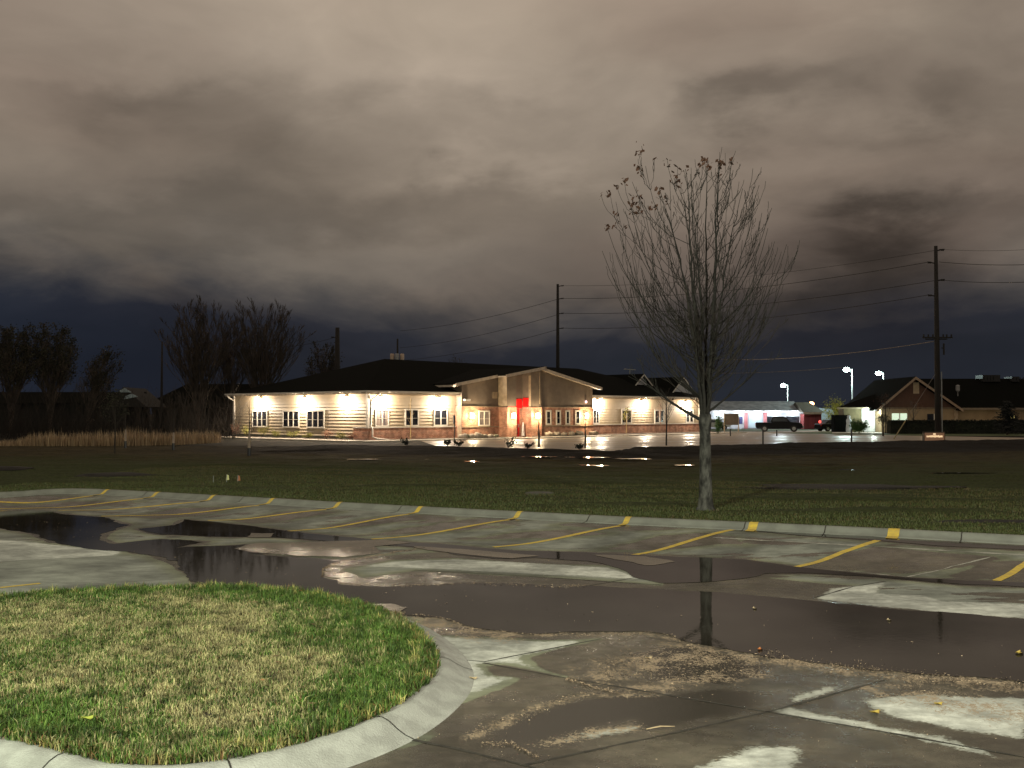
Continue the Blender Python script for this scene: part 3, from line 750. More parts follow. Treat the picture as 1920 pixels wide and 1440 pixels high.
LB = [([(1440, 1240), (1560, 1252), (1700, 1266), (1960, 1294)], .26, 3000), ([(1270, 1210), (1330, 1220), (1440, 1242)], .25, 500), ([(1130, 1268), (1200, 1240), (1290, 1232), (1380, 1240)], .5, 1300), ([(1200, 1290), (1320, 1270), (1400, 1262)], .35, 400),
      ([(884, 1382), (950, 1352), (1020, 1322), (1100, 1303), (1230, 1300)], .11, 800), ([(1060, 1275), (1110, 1290), (1160, 1300)], .06, 700),
      ([(773, 1154), (838, 1160), (882, 1180), (1002, 1191), (1083, 1190), (1210, 1188), (1270, 1196)], .05, 700),
      ([(640, 1097), (800, 1098), (880, 1094), (960, 1096), (1040, 1101), (1100, 1100)], .09, 700), ([(690, 1142), (720, 1148), (760, 1150)], .08, 700), ([(604, 1082), (606, 1066), (640, 1053), (740, 1036), (800, 1028)], .035, 700),
      ([(900, 1398), (960, 1400), (1010, 1420)], .05, 500), ([(700, 1412), (900, 1400), (1300, 1420), (1900, 1400)], .5, 260), ([(1300, 1300), (1700, 1320), (1900, 1350)], .7, 260), ([(700, 1120), (1000, 1150), (1500, 1180), (1900, 1220)], .8, 120), ([(60, 975), (200, 1010), (380, 1050), (560, 1080)], .6, 120)]
PL = []; TL = []
for path, w, n in LB:
    p = band(path, w, n); PL.append(p)
PL = np.concatenate(PL); n = len(PL)
k_ = poly_sdf(PL, ir[::4]) < -.05; PL = PL[k_]; n = len(PL)
tl = np.array([.50, .38, .26])*(.45+.8*nr.rand(n, 1)); dk = nr.rand(n) < .45; tl[dk] = np.array([.07, .05, .03])*(.4+nr.rand(dk.sum(), 1))
flakes('leaf_litter', PL, np.full(n, POOL+.006), .015*np.clip(PL[:, 1]/14, .5, 1.3)*(.5+1.6*nr.rand(n)**3), tl, 'drift of small tan leaf scraps washed along the puddle edges')
def leaf(px, py, size, c, label, name='fallen_leaf', z=POOL+.008, rot=0):
    x, y, _ = at(px, py, z); t = thing(name, label, 'leaf', (x, y, z), rot) if False else None
    b = MB(); n = 9; V = []; fs = []
    for i in range(n):
        u = i/(n-1); w = size*.32*math.sin(math.pi*u)**.8+.001
        zz = size*.18*(2*u-1)**2
        V += [((u-.5)*size, -w, zz+.012*math.sin(u*5)), ((u-.5)*size, 0, zz-.004), ((u-.5)*size, w, zz+.006)]
    for i in range(n-1):
        fs += [(3*i, 3*i+3, 3*i+4, 3*i+1), (3*i+1, 3*i+4, 3*i+5, 3*i+2)]
    b.add(V, fs); b.tube([(size*.5, 0, size*.17), (size*.75, .01, size*.1)], .0015, 4)
    o = b.build(name, c); o.location = (x, y, z); o.rotation_euler = (0, 0, rot); tag(o, label, 'leaf')
ml_y = mat('yellow_fallen_leaf', (.4, .3, .06), .6, (.3, .2, .04), 20); ml_o = mat('orange_fallen_leaf', (.4, .13, .03), .6, (.3, .1, .03), 20); ml_t = mat('tan_fallen_leaf', (.42, .33, .2), .6, (.3, .22, .13), 20); ml_g = mat('lime_fallen_leaf', (.35, .4, .06), .6)
leaf(163, 1347, .085, ml_g, 'lime yellow leaf lying on the grass island near its lower left', z=POOL+.2, rot=.4)
leaf(1425, 1218, .08, ml_o, 'orange leaf floating in the big puddle right of the tree reflection', rot=1.2)
leaf(1667, 1163, .08, ml_t, 'curled tan leaf floating alone in the middle of the big puddle', rot=1.4)
leaf(1415, 1141, .08, ml_t, 'thin pale leaf floating in the puddle just right of the trunk reflection', rot=1.5)
leaf(1911, 1225, .11, ml_y, 'curled yellow leaf at the right edge of the big puddle', rot=.9)
leaf(1640, 1336, .09, ml_y, 'bent orange yellow leaf on damp concrete above the white dry streak', rot=.3)
leaf(1759, 1320, .07, ml_y, 'small bright yellow leaf on damp concrete at the lower right', rot=.1)
leaf(887, 1272, .07, ml_t, 'small pale leaf on dry concrete beside the island kerb', rot=.0)
leaf(1216, 1234, .07, ml_t, 'pale leaf scrap among the litter left of the tree reflection', rot=.2)
for k_ in range(0): pass
nL = 260; PLf = np.stack([-6.2+6.4*nr.rand(nL), 6.2+8*nr.rand(nL)], 1); PLf = PLf[poly_sdf(PLf, ir[::3]) > .02]; nL = len(PLf)
flakes('leaf_litter', PLf, POOL+.155+.03*nr.rand(nL), .03+.02*nr.rand(nL), np.where(nr.rand(nL, 1) < .3, np.array([[.3, .14, .06]]), np.array([[.20, .13, .07]]))*(.5+nr.rand(nL, 1)), 'scattered small brown dead leaf scraps lying in the island grass')
b = MB(); p0 = at(1212, 1367, POOL+.012); p1 = at(1265, 1362, POOL+.012)
b.tube([p0, ((p0[0]+p1[0])/2, (p0[1]+p1[1])/2+.01, POOL+.02), p1], [.004, .006, .003], 5)
tag(b.build('fallen_twig', ml_t), 'short pale twig lying in the shallow near puddle', 'twig')

# ------------------------------------------------------------------ main building
TH = math.atan2(.729, .684)
C0 = np.array([X_at(690, 82.4), 82.4])
dv = np.array([math.cos(TH), math.sin(TH)]); iv = np.array([-math.sin(TH), math.cos(TH)])
def tx(px, p=0.0):               # distance along the front for a pixel column, p metres proud of the front
    u = (px-960)/F; q = C0-iv*p
    return (u*q[1]-q[0])/(dv[0]-u*dv[1])
def ty(px, p=0.0):               # the same along the left side wall
    u = (px-960)/F; q = C0-dv*p
    return (u*q[1]-q[0])/(iv[0]-u*iv[1])
BL = thing('office_building', 'long cream sided office building with dark hip roof and brick entrance gable', 'building', (C0[0], C0[1], 0), TH)
LX, LY = 49.0, 20.0; WH = 3.85; OH = .6
SL = 3.35/10.6
def siding(mb, axis, a0, a1, pos, z0, z1, out, bh=.27, lip=.075):
    """lapped boards; axis 'x' runs along local x at y=pos, out = sign of outward direction"""
    z = z0
    while z < z1-.01:
        zt = min(z+bh, z1); o0 = pos+out*lip; o1 = pos+out*.003
        if axis == 'x': vs = [(a0, o0, z), (a1, o0, z), (a1, o1, zt), (a0, o1, zt), (a0, o1, z), (a1, o1, z)]
        else: vs = [(o0, a0, z), (o0, a1, z), (o1, a1, zt), (o1, a0, zt), (o1, a0, z), (o1, a1, z)]
        mb.add(vs, [(0, 1, 2, 3), (0, 4, 5, 1)]); z += bh
tE0, tE1 = tx(866, .8), tx(1105, .8)
w = MB(); w.box(0, LX, 0, LY, 0, WH); w.build('core_wall', M['siding'], BL)
w = MB()
siding(w, 'x', .1, tE0, 0, .25, WH, -1); w.build('wall_siding', M['siding'], BL); w = MB()
siding(w, 'x', tE1, LX-.1, 0, .25, WH, -1); w.build('wall_siding', M['siding'], BL); w = MB()
siding(w, 'y', .1, LY-.1, 0, .35, WH, -1); w.build('wall_siding', M['siding'], BL)
for cx, cy in ((0, 0), (0, LY), (LX, 0)):
    w = MB(); w.cbox((cx, cy, WH/2+.1), (.24, .24, WH-.2)); w.build('corner_trim', M['trim'], BL)
w = MB(); w.box(-.04, .0, 1.6, LY, 0, .35); w.build('foundation', M['concrete'], BL)
# brick wainscot + sill
w = MB(); w.box(-.16, tE0, -.16, -.022, 0, 1.04); w.box(-.16, -.022, -.022, 1.7, 0, 1.04); w.build('brick_wainscot', M['brick'], BL); w = MB(); w.box(tE1, LX+.16, -.16, -.022, 0, 1.04)
w.box(LX+.022, LX+.16, -.022, 6, 0, 1.04)
w.build('brick_wainscot', M['brick'], BL)
w = MB(); w.box(-.19, tE0, -.19, -.024, 1.042, 1.14); w.box(-.19, -.024, -.024, 1.75, 1.042, 1.14); w.build('stone_sill', M['trim'], BL); w = MB(); w.box(tE1, LX+.19, -.19, -.024, 1.042, 1.14)
w.build('stone_sill', M['trim'], BL)
# roof
def rbox(x0, x1, y0, y1, z0, ridge_in, zr):
    b = MB(); r0, r1 = x0+ridge_in, x1-ridge_in; yc = (y0+y1)/2
    b.add([(x0,y0,z0),(x1,y0,z0),(x1,y1,z0),(x0,y1,z0),(r0,yc,zr),(r1,yc,zr)], [(0,1,5,4),(1,2,5),(2,3,4,5),(3,0,4),(0,3,2,1)])
    return b
EZ = WH+.12
rbox(-OH, LX+OH, -OH, LY+OH, EZ+.12, OH+LY/2, EZ+.12+SL*(LY/2+OH)).build('roof', M['shingle'], BL)
w = MB()
w.box(-OH-.03, LX+OH+.03, -OH-.03, -OH+.0, EZ-.14, EZ+.13); w.box(-OH-.03, -OH, -OH, LY+OH, EZ-.14, EZ+.13)
w.box(LX+OH, LX+OH+.03, -OH, LY+OH, EZ-.14, EZ+.13)
w.build('fascia', M['fascia'], BL)
w = MB()
w.box(-OH-.14, LX+OH+.1, -OH-.14, -OH-.032, EZ+.0, EZ+.12); w.box(-OH-.14, -OH-.032, -OH-.03, LY+OH, EZ+.0, EZ+.12)
w.build('gutter', M['trim'], BL)
w = MB(); w.box(-OH, LX+OH, -OH, LY+OH, EZ-.12, EZ-.09); w.build('soffit', M['soffit'], BL)
# windows
def window(name, parent, x0, x1, z0, z1, y, panes, curtain=None, frame=M['trim'], axis='x', fw=.11):
    """facing -y (axis x) or -x (axis y)"""
    def bx(mb, a0, a1, d0, d1, b0, b1):
        if axis == 'x': mb.box(a0, a1, y-d1, y-d0, b0, b1)
        else: mb.box(y-d1, y-d0, a0, a1, b0, b1)
    f = MB()
    bx(f, x0, x1, .0, .07, z0, z0+fw); bx(f, x0, x1, .0, .07, z1-fw, z1)
    bx(f, x0, x0+fw, .0, .068, z0+fw, z1-fw); bx(f, x1-fw, x1, .0, .068, z0+fw, z1-fw)
    iw = (x1-x0-2*fw)
    for k in range(1, panes):
        c = x0+fw+iw*k/panes; bx(f, c-fw*.45, c+fw*.45, .0, .066, z0+fw, z1-fw)
    zc = (z0+z1)/2-.05
    fo = f.build('window', frame, parent)
    f2 = MB(); bx(f2, x0+fw, x1-fw, .026, .042, zc-.012, zc+.012); f2.build('glazing_bar', frame, fo)
    g_ = MB()
    for k in range(panes):
        a = x0+fw+iw*k/panes; c = a+iw/panes
        bx(g_, a+.0, c-.0, .02, .024, z0+fw, z1-fw)
    g_.build('pane', curtain or M['glass'], fo)
    return fo
for a, b2 in ((503, 475), (563, 532), (610, 577)):
    window('window', BL, ty(a), ty(b2), .98, 2.52, -.07, 3, axis='y')
for a, b2, c in ((702, 728, M['blind']), (758, 784, M['glass']), (812, 838, M['glass'])):
    window('window', BL, tx(a), tx(b2), 1.15, 2.62, -.07, 2, c)
for a, b2 in ((1110, 1122), (1164, 1183), (1226, 1244), (1284, 1299)):
    window('window', BL, tx(a), tx(b2), 1.15, 2.66, -.07, 2, fw=.13)
# entrance block
pE = .8; pP = 1.9
tL0, tP0 = tE0, tx(951, pP)                    # portico left pier front from t(951) to t(969)
tP1 = tx(968, pP); tR0, tR1 = tx(996, pP), tx(1015, pP); BZ = 2.82
tPk = tx(1008, 1.2)
GPZ = 6.55; GEZ = 4.75
slL = (GPZ-GEZ)/(tPk-(tE0-1.2)); slR = (GPZ-GEZ)/((tE1+1.0)-tPk)
def gz(t): return GPZ-slL*(tPk-t) if t < tPk else GPZ-slR*(t-tPk)
def gable_wall(mb, t0, t1, y0, y1, z0, dz=-.14):
    pts = [(t0, z0), (t1, z0), (t1, gz(t1)+dz)]
    if t0 < tPk < t1: pts.append((tPk, gz(tPk)+dz))
    pts.append((t0, gz(t0)+dz)); mb.side(pts, y0, y1)
w = MB(); gable_wall(w, tE0, tP0+.02, -pE, 3.0, BZ+.06); gable_wall(w, tR1-.02, tE1, -1.2, 3.0, BZ+.06)
w.build('gable_wall', M['taupe'], BL)
w = MB(); w.box(tE0-.03, tP0+.02, -pE-.06, 2.0, 0, BZ); w.box(tR1-.02, tE1+.03, -1.26, 2.0, 0, BZ); w.build('brick_wall', M['brick'], BL)
w = MB(); w.box(tE0-.06, tP0, -pE-.10, -.6, BZ+.001, BZ+.059); w.box(tE0-.03, tP0, -pE-.12, -pE-.062, 1.0, 1.1); w.build('band_course', M['tan'], BL)
w = MB(); w.box(tR1, tE1+.06, -1.3, -.6, BZ+.001, BZ+.059); w.box(tR1, tE1+.05, -1.34, -1.262, 1.0, 1.1)
w.build('band_course', M['tan'], BL)
w = MB(); gable_wall(w, tP0, tP1, -pP, -pE, BZ+.06); w.build('pier_cladding', M['taupe'], BL); w = MB(); gable_wall(w, tR0, tR1, -pP, -.2, BZ+.06); w.build('pier_cladding', M['taupe'], BL)
w = MB(); w.box(tP0-.03, tP1+.03, -pP-.04, -pE-.061, 0, BZ); w.build('brick_pier', M['brick'], BL); w = MB(); w.box(tR0-.03, tR1-.021, -pP-.04, -.2, 0, BZ); w.box(tR1-.021, tR1+.03, -pP-.04, -1.262, 0, BZ); w.build('brick_pier', M['brick'], BL)
w = MB()       # tan panels on the piers' left-facing flanks, lighter to paint in light falling there
pts = [(-pP+.01, BZ+.06), (-pE-.01, BZ+.06), (-pE-.01, gz(tP0)-.16), (-pP+.01, gz(tP0)-.16)]
w.add([(tP0-.035, y, z) for y, z in pts]+[(tP0-.003, y, z) for y, z in pts], [(0, 3, 2, 1), (4, 5, 6, 7), (0, 1, 5, 4), (1, 2, 6, 5), (2, 3, 7, 6), (3, 0, 4, 7)])
w.build('tan_panel', M['tan'], BL); w = MB()
pts = [(-pP+.01, BZ+.06), (-pP+.3, BZ+.06), (-pP+.3, gz(tR0)-.5), (-pP+.01, gz(tR0)-.5)]
w.add([(tR0-.035, y, z) for y, z in pts]+[(tR0-.003, y, z) for y, z in pts], [(0, 3, 2, 1), (4, 5, 6, 7), (0, 1, 5, 4), (1, 2, 6, 5), (2, 3, 7, 6), (3, 0, 4, 7)])
w.build('tan_panel', M['tan'], BL); w = MB(); w.box(tE0-.06, tE0-.032, -pE-.02, -.3, BZ*.0, 3.7); w.build('tan_panel', M['tan'], BL); w = MB()
w.build('tan_panel', M['tan'], BL); w = MB(); w.box(tR1-.30, tR1-.2, -pP-.03, -pP-.001, BZ+.3, gz(tR1)-.4)
w.build('tan_panel', M['tan'], BL)
w = MB(); gable_wall(w, tP1, tR0, -.8, -.55, BZ-.05); w.build('recess_wall', M['taupe'], BL)
w = MB(); w.box(tP1, tR0-.035, -.8, -.6, 0, BZ-.06); w.build('recess_wall', M['brick'], BL)
w = MB(); w.box(tP1+.02, tR0-.1, -.86, -.803, 2.72, 3.6); w.build('red_panel', M['red'], BL)
w = MB(); w.box(tR0-.066, tR0-.037, -1.62, -.9, 2.86, 3.7); w.build('red_panel', M['red'], BL)
dr = MB(); dr.box(tP1+.1, tR0-.5, -.86, -.803, .02, 2.7); do = dr.build('door', M['red'], BL)
dr = MB(); dr.box(tP1+.75, tR0-.75, -.868, -.8605, .3, 2.2); dr.build('door_glass', M['glass'], do)
dr = MB(); dr.box(tR0-.66, tR0-.62, -.93, -.8605, .95, 1.25); dr.build('door_handle', M['galv'], do)
dr = MB(); dr.lathe([(0, 0), (.17, 0), (.13, .4), (.10, .9), (.05, 1.25), (0, 1.27)], ((tP1+tR0)/2+.5, -1.35, .15), 10); dr.build('white_post', M['white'], BL)
# entrance windows
window('window', BL, tx(896, pE), tx(917, pE), 1.12, 2.5, -pE-.062, 2, M['blind'])
for a, b2 in ((1023, 1033), (1042, 1051), (1060, 1068), (1078, 1087)):
    window('window', BL, tx(a, 1.26), tx(b2, 1.26), 1.15, 2.55, -1.262, 1, fw=.14)
# gable roof slabs, rake boards
def slab(mb, t0, t1, y0, y1, th):
    mb.side([(t0, gz(t0)), (t1, gz(t1)), (t1, gz(t1)+th), (t0, gz(t0)+th)], y0, y1)
w = MB()
for t0, t1, yf in ((tE0-1.2, tP0-.6, -pE-.5), (tP0-.6, tPk, -pP-.45), (tPk, tR1+.1, -pP-.45), (tR1+.1, tE1+1.0, -1.7)):
    slab(w, t0, t1, yf+.03, 9.5, .1)
w.build('entrance_roof', M['shingle'], BL)
w = MB()
for t0, t1, yf in ((tE0-1.2, tP0-.6, -pE-.5), (tP0-.6, tPk, -pP-.45), (tPk, tR1+.1, -pP-.45), (tR1+.1, tE1+1.0, -1.7)):
    w.side([(t0, gz(t0)-.16), (t1, gz(t1)-.16), (t1, gz(t1)+.11), (t0, gz(t0)+.11)], yf, yf+.029)
w.side([(tE0-1.2, GEZ-.2), (tE0-.9, GEZ-.2), (tE0-.9, GEZ-.02), (tE0-1.2, GEZ-.02)], -pE-.46, 2.0)
w.build('rake_board', M['fascia'], BL)
w = MB()
for t0, t1, yf, yb in ((tE0-1.1, tP0-.6, -pE-.47, -pE), (tP0-.6, tPk, -pP-.42, -pE), (tPk, tR1+.1, -pP-.42, -1.0), (tR1+.1, tE1+.95, -1.67, -1.2)):
    w.side([(t0, gz(t0)-.12), (t1, gz(t1)-.12), (t1, gz(t1)-.01), (t0, gz(t0)-.01)], yf, yb)
w.build('gable_soffit', M['soffit'], BL)
# cross gables at the far right end
for t0, dep, zb in ((43.2, 4.0, 4.3), (47.6, 1.5, 4.0)):
    w = MB(); hw = 2.9
    w.side([(t0-hw, zb), (t0+hw, zb), (t0, zb+2.3)], dep, dep+6); w.build('gable_end', M['paint_white'], BL)
    w = MB()
    for s in (-1, 1):
        w.side([(t0, zb+2.32), (t0+s*(hw+.5), zb-.28), (t0+s*(hw+.5), zb-.1), (t0, zb+2.5)], dep-.35, dep+6)
    w.build('gable_roof', M['shingle'], BL)
    w = MB()
    for s in (-1, 1):
        w.side([(t0, zb+2.3), (t0+s*(hw+.5), zb-.3), (t0+s*(hw+.5), zb-.12), (t0, zb+2.48)], dep-.38, dep-.352)
    w.build('gable_trim', M['trim'], BL)
# downspouts
def pipe(pts): w = MB(); w.tube(pts, .07, 8); w.build('downspout', M['trim'], BL, smooth=True)
pipe([(tx(703), -OH-.05, EZ-.05), (tx(701), -OH+.1, EZ-.25), (.25, -.1, 3.35), (.22, -.1, 1.2), (.22, -.3, 1.05), (.22, -.3, .35), (.5, -.4, .2), (1.5, -1.0, .06)])
pipe([(tx(868), -OH-.08, EZ-.05), (tx(868), -OH-.05, EZ-.3), (tx(856), -.12, 3.2), (tx(856), -.12, 1.3), (tx(858), -.3, 1.1), (tx(858), -.3, .4), (tx(862), -.5, .2), (tx(869), -1.3, .06)])
pipe([(-OH-.05, LY+.2, EZ-.05), (-OH+.1, LY+.1, EZ-.3), (-.1, LY-.15, 3.4), (-.1, LY-.15, .2)])
pipe([(LX+.3, -OH-.05, EZ-.05), (LX+.1, -OH+.1, EZ-.3), (LX-.2, -.12, 3.3), (LX-.2, -.12, 1.3), (LX-.2, -.3, 1.1), (LX-.2, -.3, .35), (LX+.1, -.5, .2), (LX+1.0, -1.0, .06)])
# small wall fittings
w = MB(); w.box(tx(868, pE), tx(878, pE), -pE-.3, -pE-.05, 3.35, 3.5); w.build('flood_lamp', M['white'], BL)
w = MB(); t_ = tx(928, pE)
for a in ((-.3, .3, .0, .06), (-.3, .3, .54, .6), (-.3, -.24, .06, .54), (.24, .3, .06, .54)): w.box(t_+a[0], t_+a[1], -pE-.05, -pE-.002, 3.6+a[2], 3.6+a[3])
w.box(t_-.24, t_+.24, -pE-.03, -pE-.002, 3.66, 4.14)
w.build('gable_vent', M['tan'], BL)
w = MB(); w.blob((tx(1099, 1.3), -1.3, 3.4), (.12, .1, .12), amp=0); w.build('round_lamp', mat('pinkish_lamp', (.7, .5, .5), .4, emit=(1, .7, .75), es=2.5), BL)
# roof furniture
for px, t_, h_ in ((1181, 0, 1.2),):
    tt = tx(px, -6); w = MB(); zr = EZ+.12+SL*(6+OH)
    w.tube([(tt, 6, zr-.1), (tt, 6, zr+h_)], .06, 6); w.cbox((tt, 6, zr+h_), (2.2, .1, .1)); w.build('roof_vent', M['galv'], BL)

lamps = []
def to_world(t, y, z): q = C0+dv*t+iv*y; return (q[0], q[1], z)
def light(name, loc, power, colr, rad=.1, spot=None, rot=None, blend=.6):
    l = bpy.data.lights.new(name, 'SPOT' if spot else 'POINT'); l.energy = power; l.color = colr; l.shadow_soft_size = rad
    if spot: l.spot_size = spot; l.spot_blend = blend
    o = bpy.data.objects.new(name, l); col.objects.link(o); o.location = loc
    if rot: o.rotation_euler = rot
    return o
WARM = (1, .82, .62)
def wallpack(t, y, side):
    b = MB()
    if side == 'front': b.box(t-.14, t+.14, y-.14, y-.03, 3.6, 3.74)
    else: b.box(y-.14, y-.03, t-.14, t+.14, 3.6, 3.74)
    fo = b.build('wall_light', M['metal_dark'], BL)
    b = MB()
    if side == 'front': b.box(t-.2, t+.2, y-.24, y-.05, 3.36, 3.598); q = to_world(t, y-.52, 3.28)
    else: b.box(y-.24, y-.05, t-.2, t+.2, 3.36, 3.598); q = to_world(y-.52, t, 3.28)
    b.build('lens', M['lamp_warm'], fo)
    light('wall_light_beam', q, 1000, WARM, .12)
for px in (490, 572, 651): wallpack(ty(px), -.02, 'side')
for px in (713, 822, 1120, 1203, 1285): wallpack(tx(px), -.02, 'front')
def sconce(px, p, dt=0):
    t = tx(px, p); b = MB(); b.box(t-.12, t+.12, -p-.16, -p-.005, 1.85, 2.2); fo = b.build('sconce', M['metal_dark'], BL)
    b = MB(); b.box(t-.16, t+.16, -p-.26, -p-.161, 1.8, 2.25); b.build('lens', M['lamp_warm'], fo)
    light('sconce_beam', to_world(t, -p-.42, 2.0), 420, (1, .76, .45), .1)
sconce(882, pE+.06); sconce(960, pP+.04); sconce(1005, pP+.04); sconce(1097, 1.26)
light('recess_fill', to_world((tP1+tR0)/2-.2, -1.75, 2.6), 130, (1, .8, .6), .1)  # added light without a fixture, makes the red door and panels show

# paths and lot by the building
def lp(pts): return [tuple(C0+dv*t+iv*y) for t, y in pts]
def walk(name, pts, z, m):
    b = MB(); b.prism(lp(pts), -.05, z); o = b.build(name, m); o['kind'] = 'structure'; return o
mlot = None
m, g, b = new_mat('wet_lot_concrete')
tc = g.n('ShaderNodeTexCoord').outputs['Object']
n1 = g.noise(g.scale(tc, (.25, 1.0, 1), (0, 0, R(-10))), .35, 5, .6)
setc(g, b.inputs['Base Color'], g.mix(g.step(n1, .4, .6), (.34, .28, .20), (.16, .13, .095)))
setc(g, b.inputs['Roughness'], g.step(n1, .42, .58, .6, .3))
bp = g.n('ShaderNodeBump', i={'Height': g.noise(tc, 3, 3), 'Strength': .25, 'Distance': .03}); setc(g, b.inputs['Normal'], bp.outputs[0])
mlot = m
lot = [(float(x), float(crestY(x))+.3) for x in np.linspace(X_at(840, 62), 42, 30)]
lot += [(45, 82), (47, 93)] + [tuple(C0+dv*52+iv*-4.6), tuple(C0+dv*30+iv*-4.6), tuple(C0+dv*12+iv*-5.0), tuple(C0+dv*3+iv*-3.0)]
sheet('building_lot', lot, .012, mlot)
rd = [(38, 84.5), (46, 87), (80, 97), (200, 125), (200, 111), (80, 89), (46, 78), (38, 75.2)]
sheet('road', rd, .008, mat('wet_road', (.05, .046, .04), .6, (.03, .027, .024), .3, spec=.2))
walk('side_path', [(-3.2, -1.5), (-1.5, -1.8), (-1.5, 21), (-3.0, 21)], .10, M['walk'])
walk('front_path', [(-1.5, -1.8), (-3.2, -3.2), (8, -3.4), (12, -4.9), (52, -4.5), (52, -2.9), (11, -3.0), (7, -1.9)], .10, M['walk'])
mb = MB(); mb.prism(lp([(-1.48, -.0), (-1.48, 21), (-.17, 21), (-.17, -.0)]), 0, .12); mb.prism(lp([(-1.48, -1.75), (-1.48, 0), (-.17, 0), (-.17, -.17), (tE0, -.17), (tE0, -1.8)]), 0, .12)
mb.prism(lp([(11.2, -2.95), (tE0+.1, -.87), (tP0, -.87), (tP1, -2.0), (tP1, -2.98)]), 0, .14); mb.prism(lp([(tR0, -2.98), (tR0, -2.0), (tE1+.2, -1.35), (tE1+.3, -.2), (LX, -.2), (LX, -2.85)]), 0, .14)
o = mb.build('planting_bed', mat('bed_mulch', (.10, .07, .05), .9, (.05, .035, .025), 3, .5, 20)); o['kind'] = 'structure'

# ------------------------------------------------------------------ leafy things
def leaf_cloud(mb, n, samp, size, r_):
    for _ in range(n):
        c = Vector(samp(r_)); a = Vector((r_.gauss(0, 1), r_.gauss(0, 1), r_.gauss(0, 1))).normalized(); bq = a.orthogonal().normalized()
        c2 = a.cross(bq); s_ = size*(.6+.8*r_.random())
        mb.add([c-bq*s_*.5, c+c2*s_*.3, c+bq*s_*.5, c-c2*s_*.3], [(0, 1, 2, 3)])
def shrub(name, label, cat, loc, r, h, n, m, size=.06, group=None, seed=0, stems=6):
    r_ = random.Random(seed+77)
    t = thing(name, label, cat, loc, 0, group)
    b = MB()
    tips = []
    for k in range(stems):
        a = r_.random()*6.28; q = r*(.3+.6*r_.random()); z = h*(.55+.45*r_.random())
        tip = (q*math.cos(a), q*math.sin(a), z); tips.append(tip); b.tube([(0.03*math.cos(a), .03*math.sin(a), 0), (tip[0]*.5, tip[1]*.5, z*.6), tip], [.012, .008, .004], 4)
    b.build('stem', M['twig'], t)
    b = MB()
    def samp(rr):
        tp = rr.choice(tips); f = .35+.65*rr.random()
        return (tp[0]*f+rr.gauss(0, r*.17), tp[1]*f+rr.gauss(0, r*.17), max(.02, tp[2]*f+rr.gauss(0, h*.1)))
    leaf_cloud(b, n, samp, size, r_); b.build('foliage', m, t)
    return t
def loc_b(t, y, z=.12): return to_world(t, y, z)
sd = 0
for px, lab, m_, r_, h_ in ((441, 'pink flowering shrub at the far left corner of the cream building', M['shrub_red'], .75, 1.15), (462, 'yellow shrub just right of the pink corner shrub', M['shrub_yel'], .6, 1.0),
        (492, 'yellow shrub under the leftmost three pane window', M['shrub_yel'], .8, .95), (520, 'low yellow green shrub between the first two left windows', M['shrub_yel'], .7, .75), (548, 'yellow shrub under the second window from the left', M['shrub_yel'], .8, .65),
        (578, 'flat yellow shrub under the third window from the left', M['shrub_yel'], .7, .5), (612, 'pinkish shrub right of the third left window', M['shrub_red'], .8, .85), (640, 'pale shrub left of the brick return at the building corner', M['shrub_yel'], .7, .7), (660, 'small pink shrub beside the brick return at the building corner', M['shrub_red'], .5, .6)):
    sd += 1
    shrub('shrub', lab, 'shrub', loc_b(-.85, ty(px, .85)), r_, h_, 420, m_, .07, 'shrubs along the left wall', sd)
sd = 40
rocks = [(870, 'small pale rock left of the entrance near the downspout'), (884, 'pale rock under the left entrance sconce'), (897, 'pale rock below the entrance window'), (908, 'pale pointed rock right of the entrance window'), (920, 'pale rock before the brick wall left of the portico'), (931, 'low pale rock beside the left portico pier'),
         (1030, 'pale rock under the first slim window'), (1044, 'pale rock under the second slim window'), (1058, 'pale rock under the third slim window'), (1072, 'pale rock between the third and fourth slim windows'), (1086, 'pale rock under the fourth slim window'), (1112, 'pale rock right of the entrance block')]
for px, lab in rocks:
    sd += 1; yy = -2.35 if px < 1000 else -2.5
    t_ = tx(px, -yy); b = MB(); s_ = .22+.14*rng.random(); b.blob((0, 0, s_*.5), (s_*1.3, s_, s_*.85), 9, 6, .35, sd); o = b.build('landscape_rock', M['rock'], smooth=True)
    o.location = loc_b(t_, yy); tag(o, lab, 'rock', 'pale rocks in the entrance planting bed')
for px, lab in ((877, 'low green plant between rocks below the left sconce'), (903, 'low green plant below the entrance window'), (926, 'low green plant near the left portico pier'), (1037, 'low green plant between the first two slim windows'), (1079, 'low green plant left of the fourth slim window'), (1125, 'low green plant at the right end of the entrance block')):
    sd += 1; shrub('low_plant', lab, 'plant', loc_b(tx(px, 2.5), -2.6 if px < 1000 else -2.2), .35, .35, 160, M['bush'], .06, 'green plants between the entrance rocks', sd, 4)

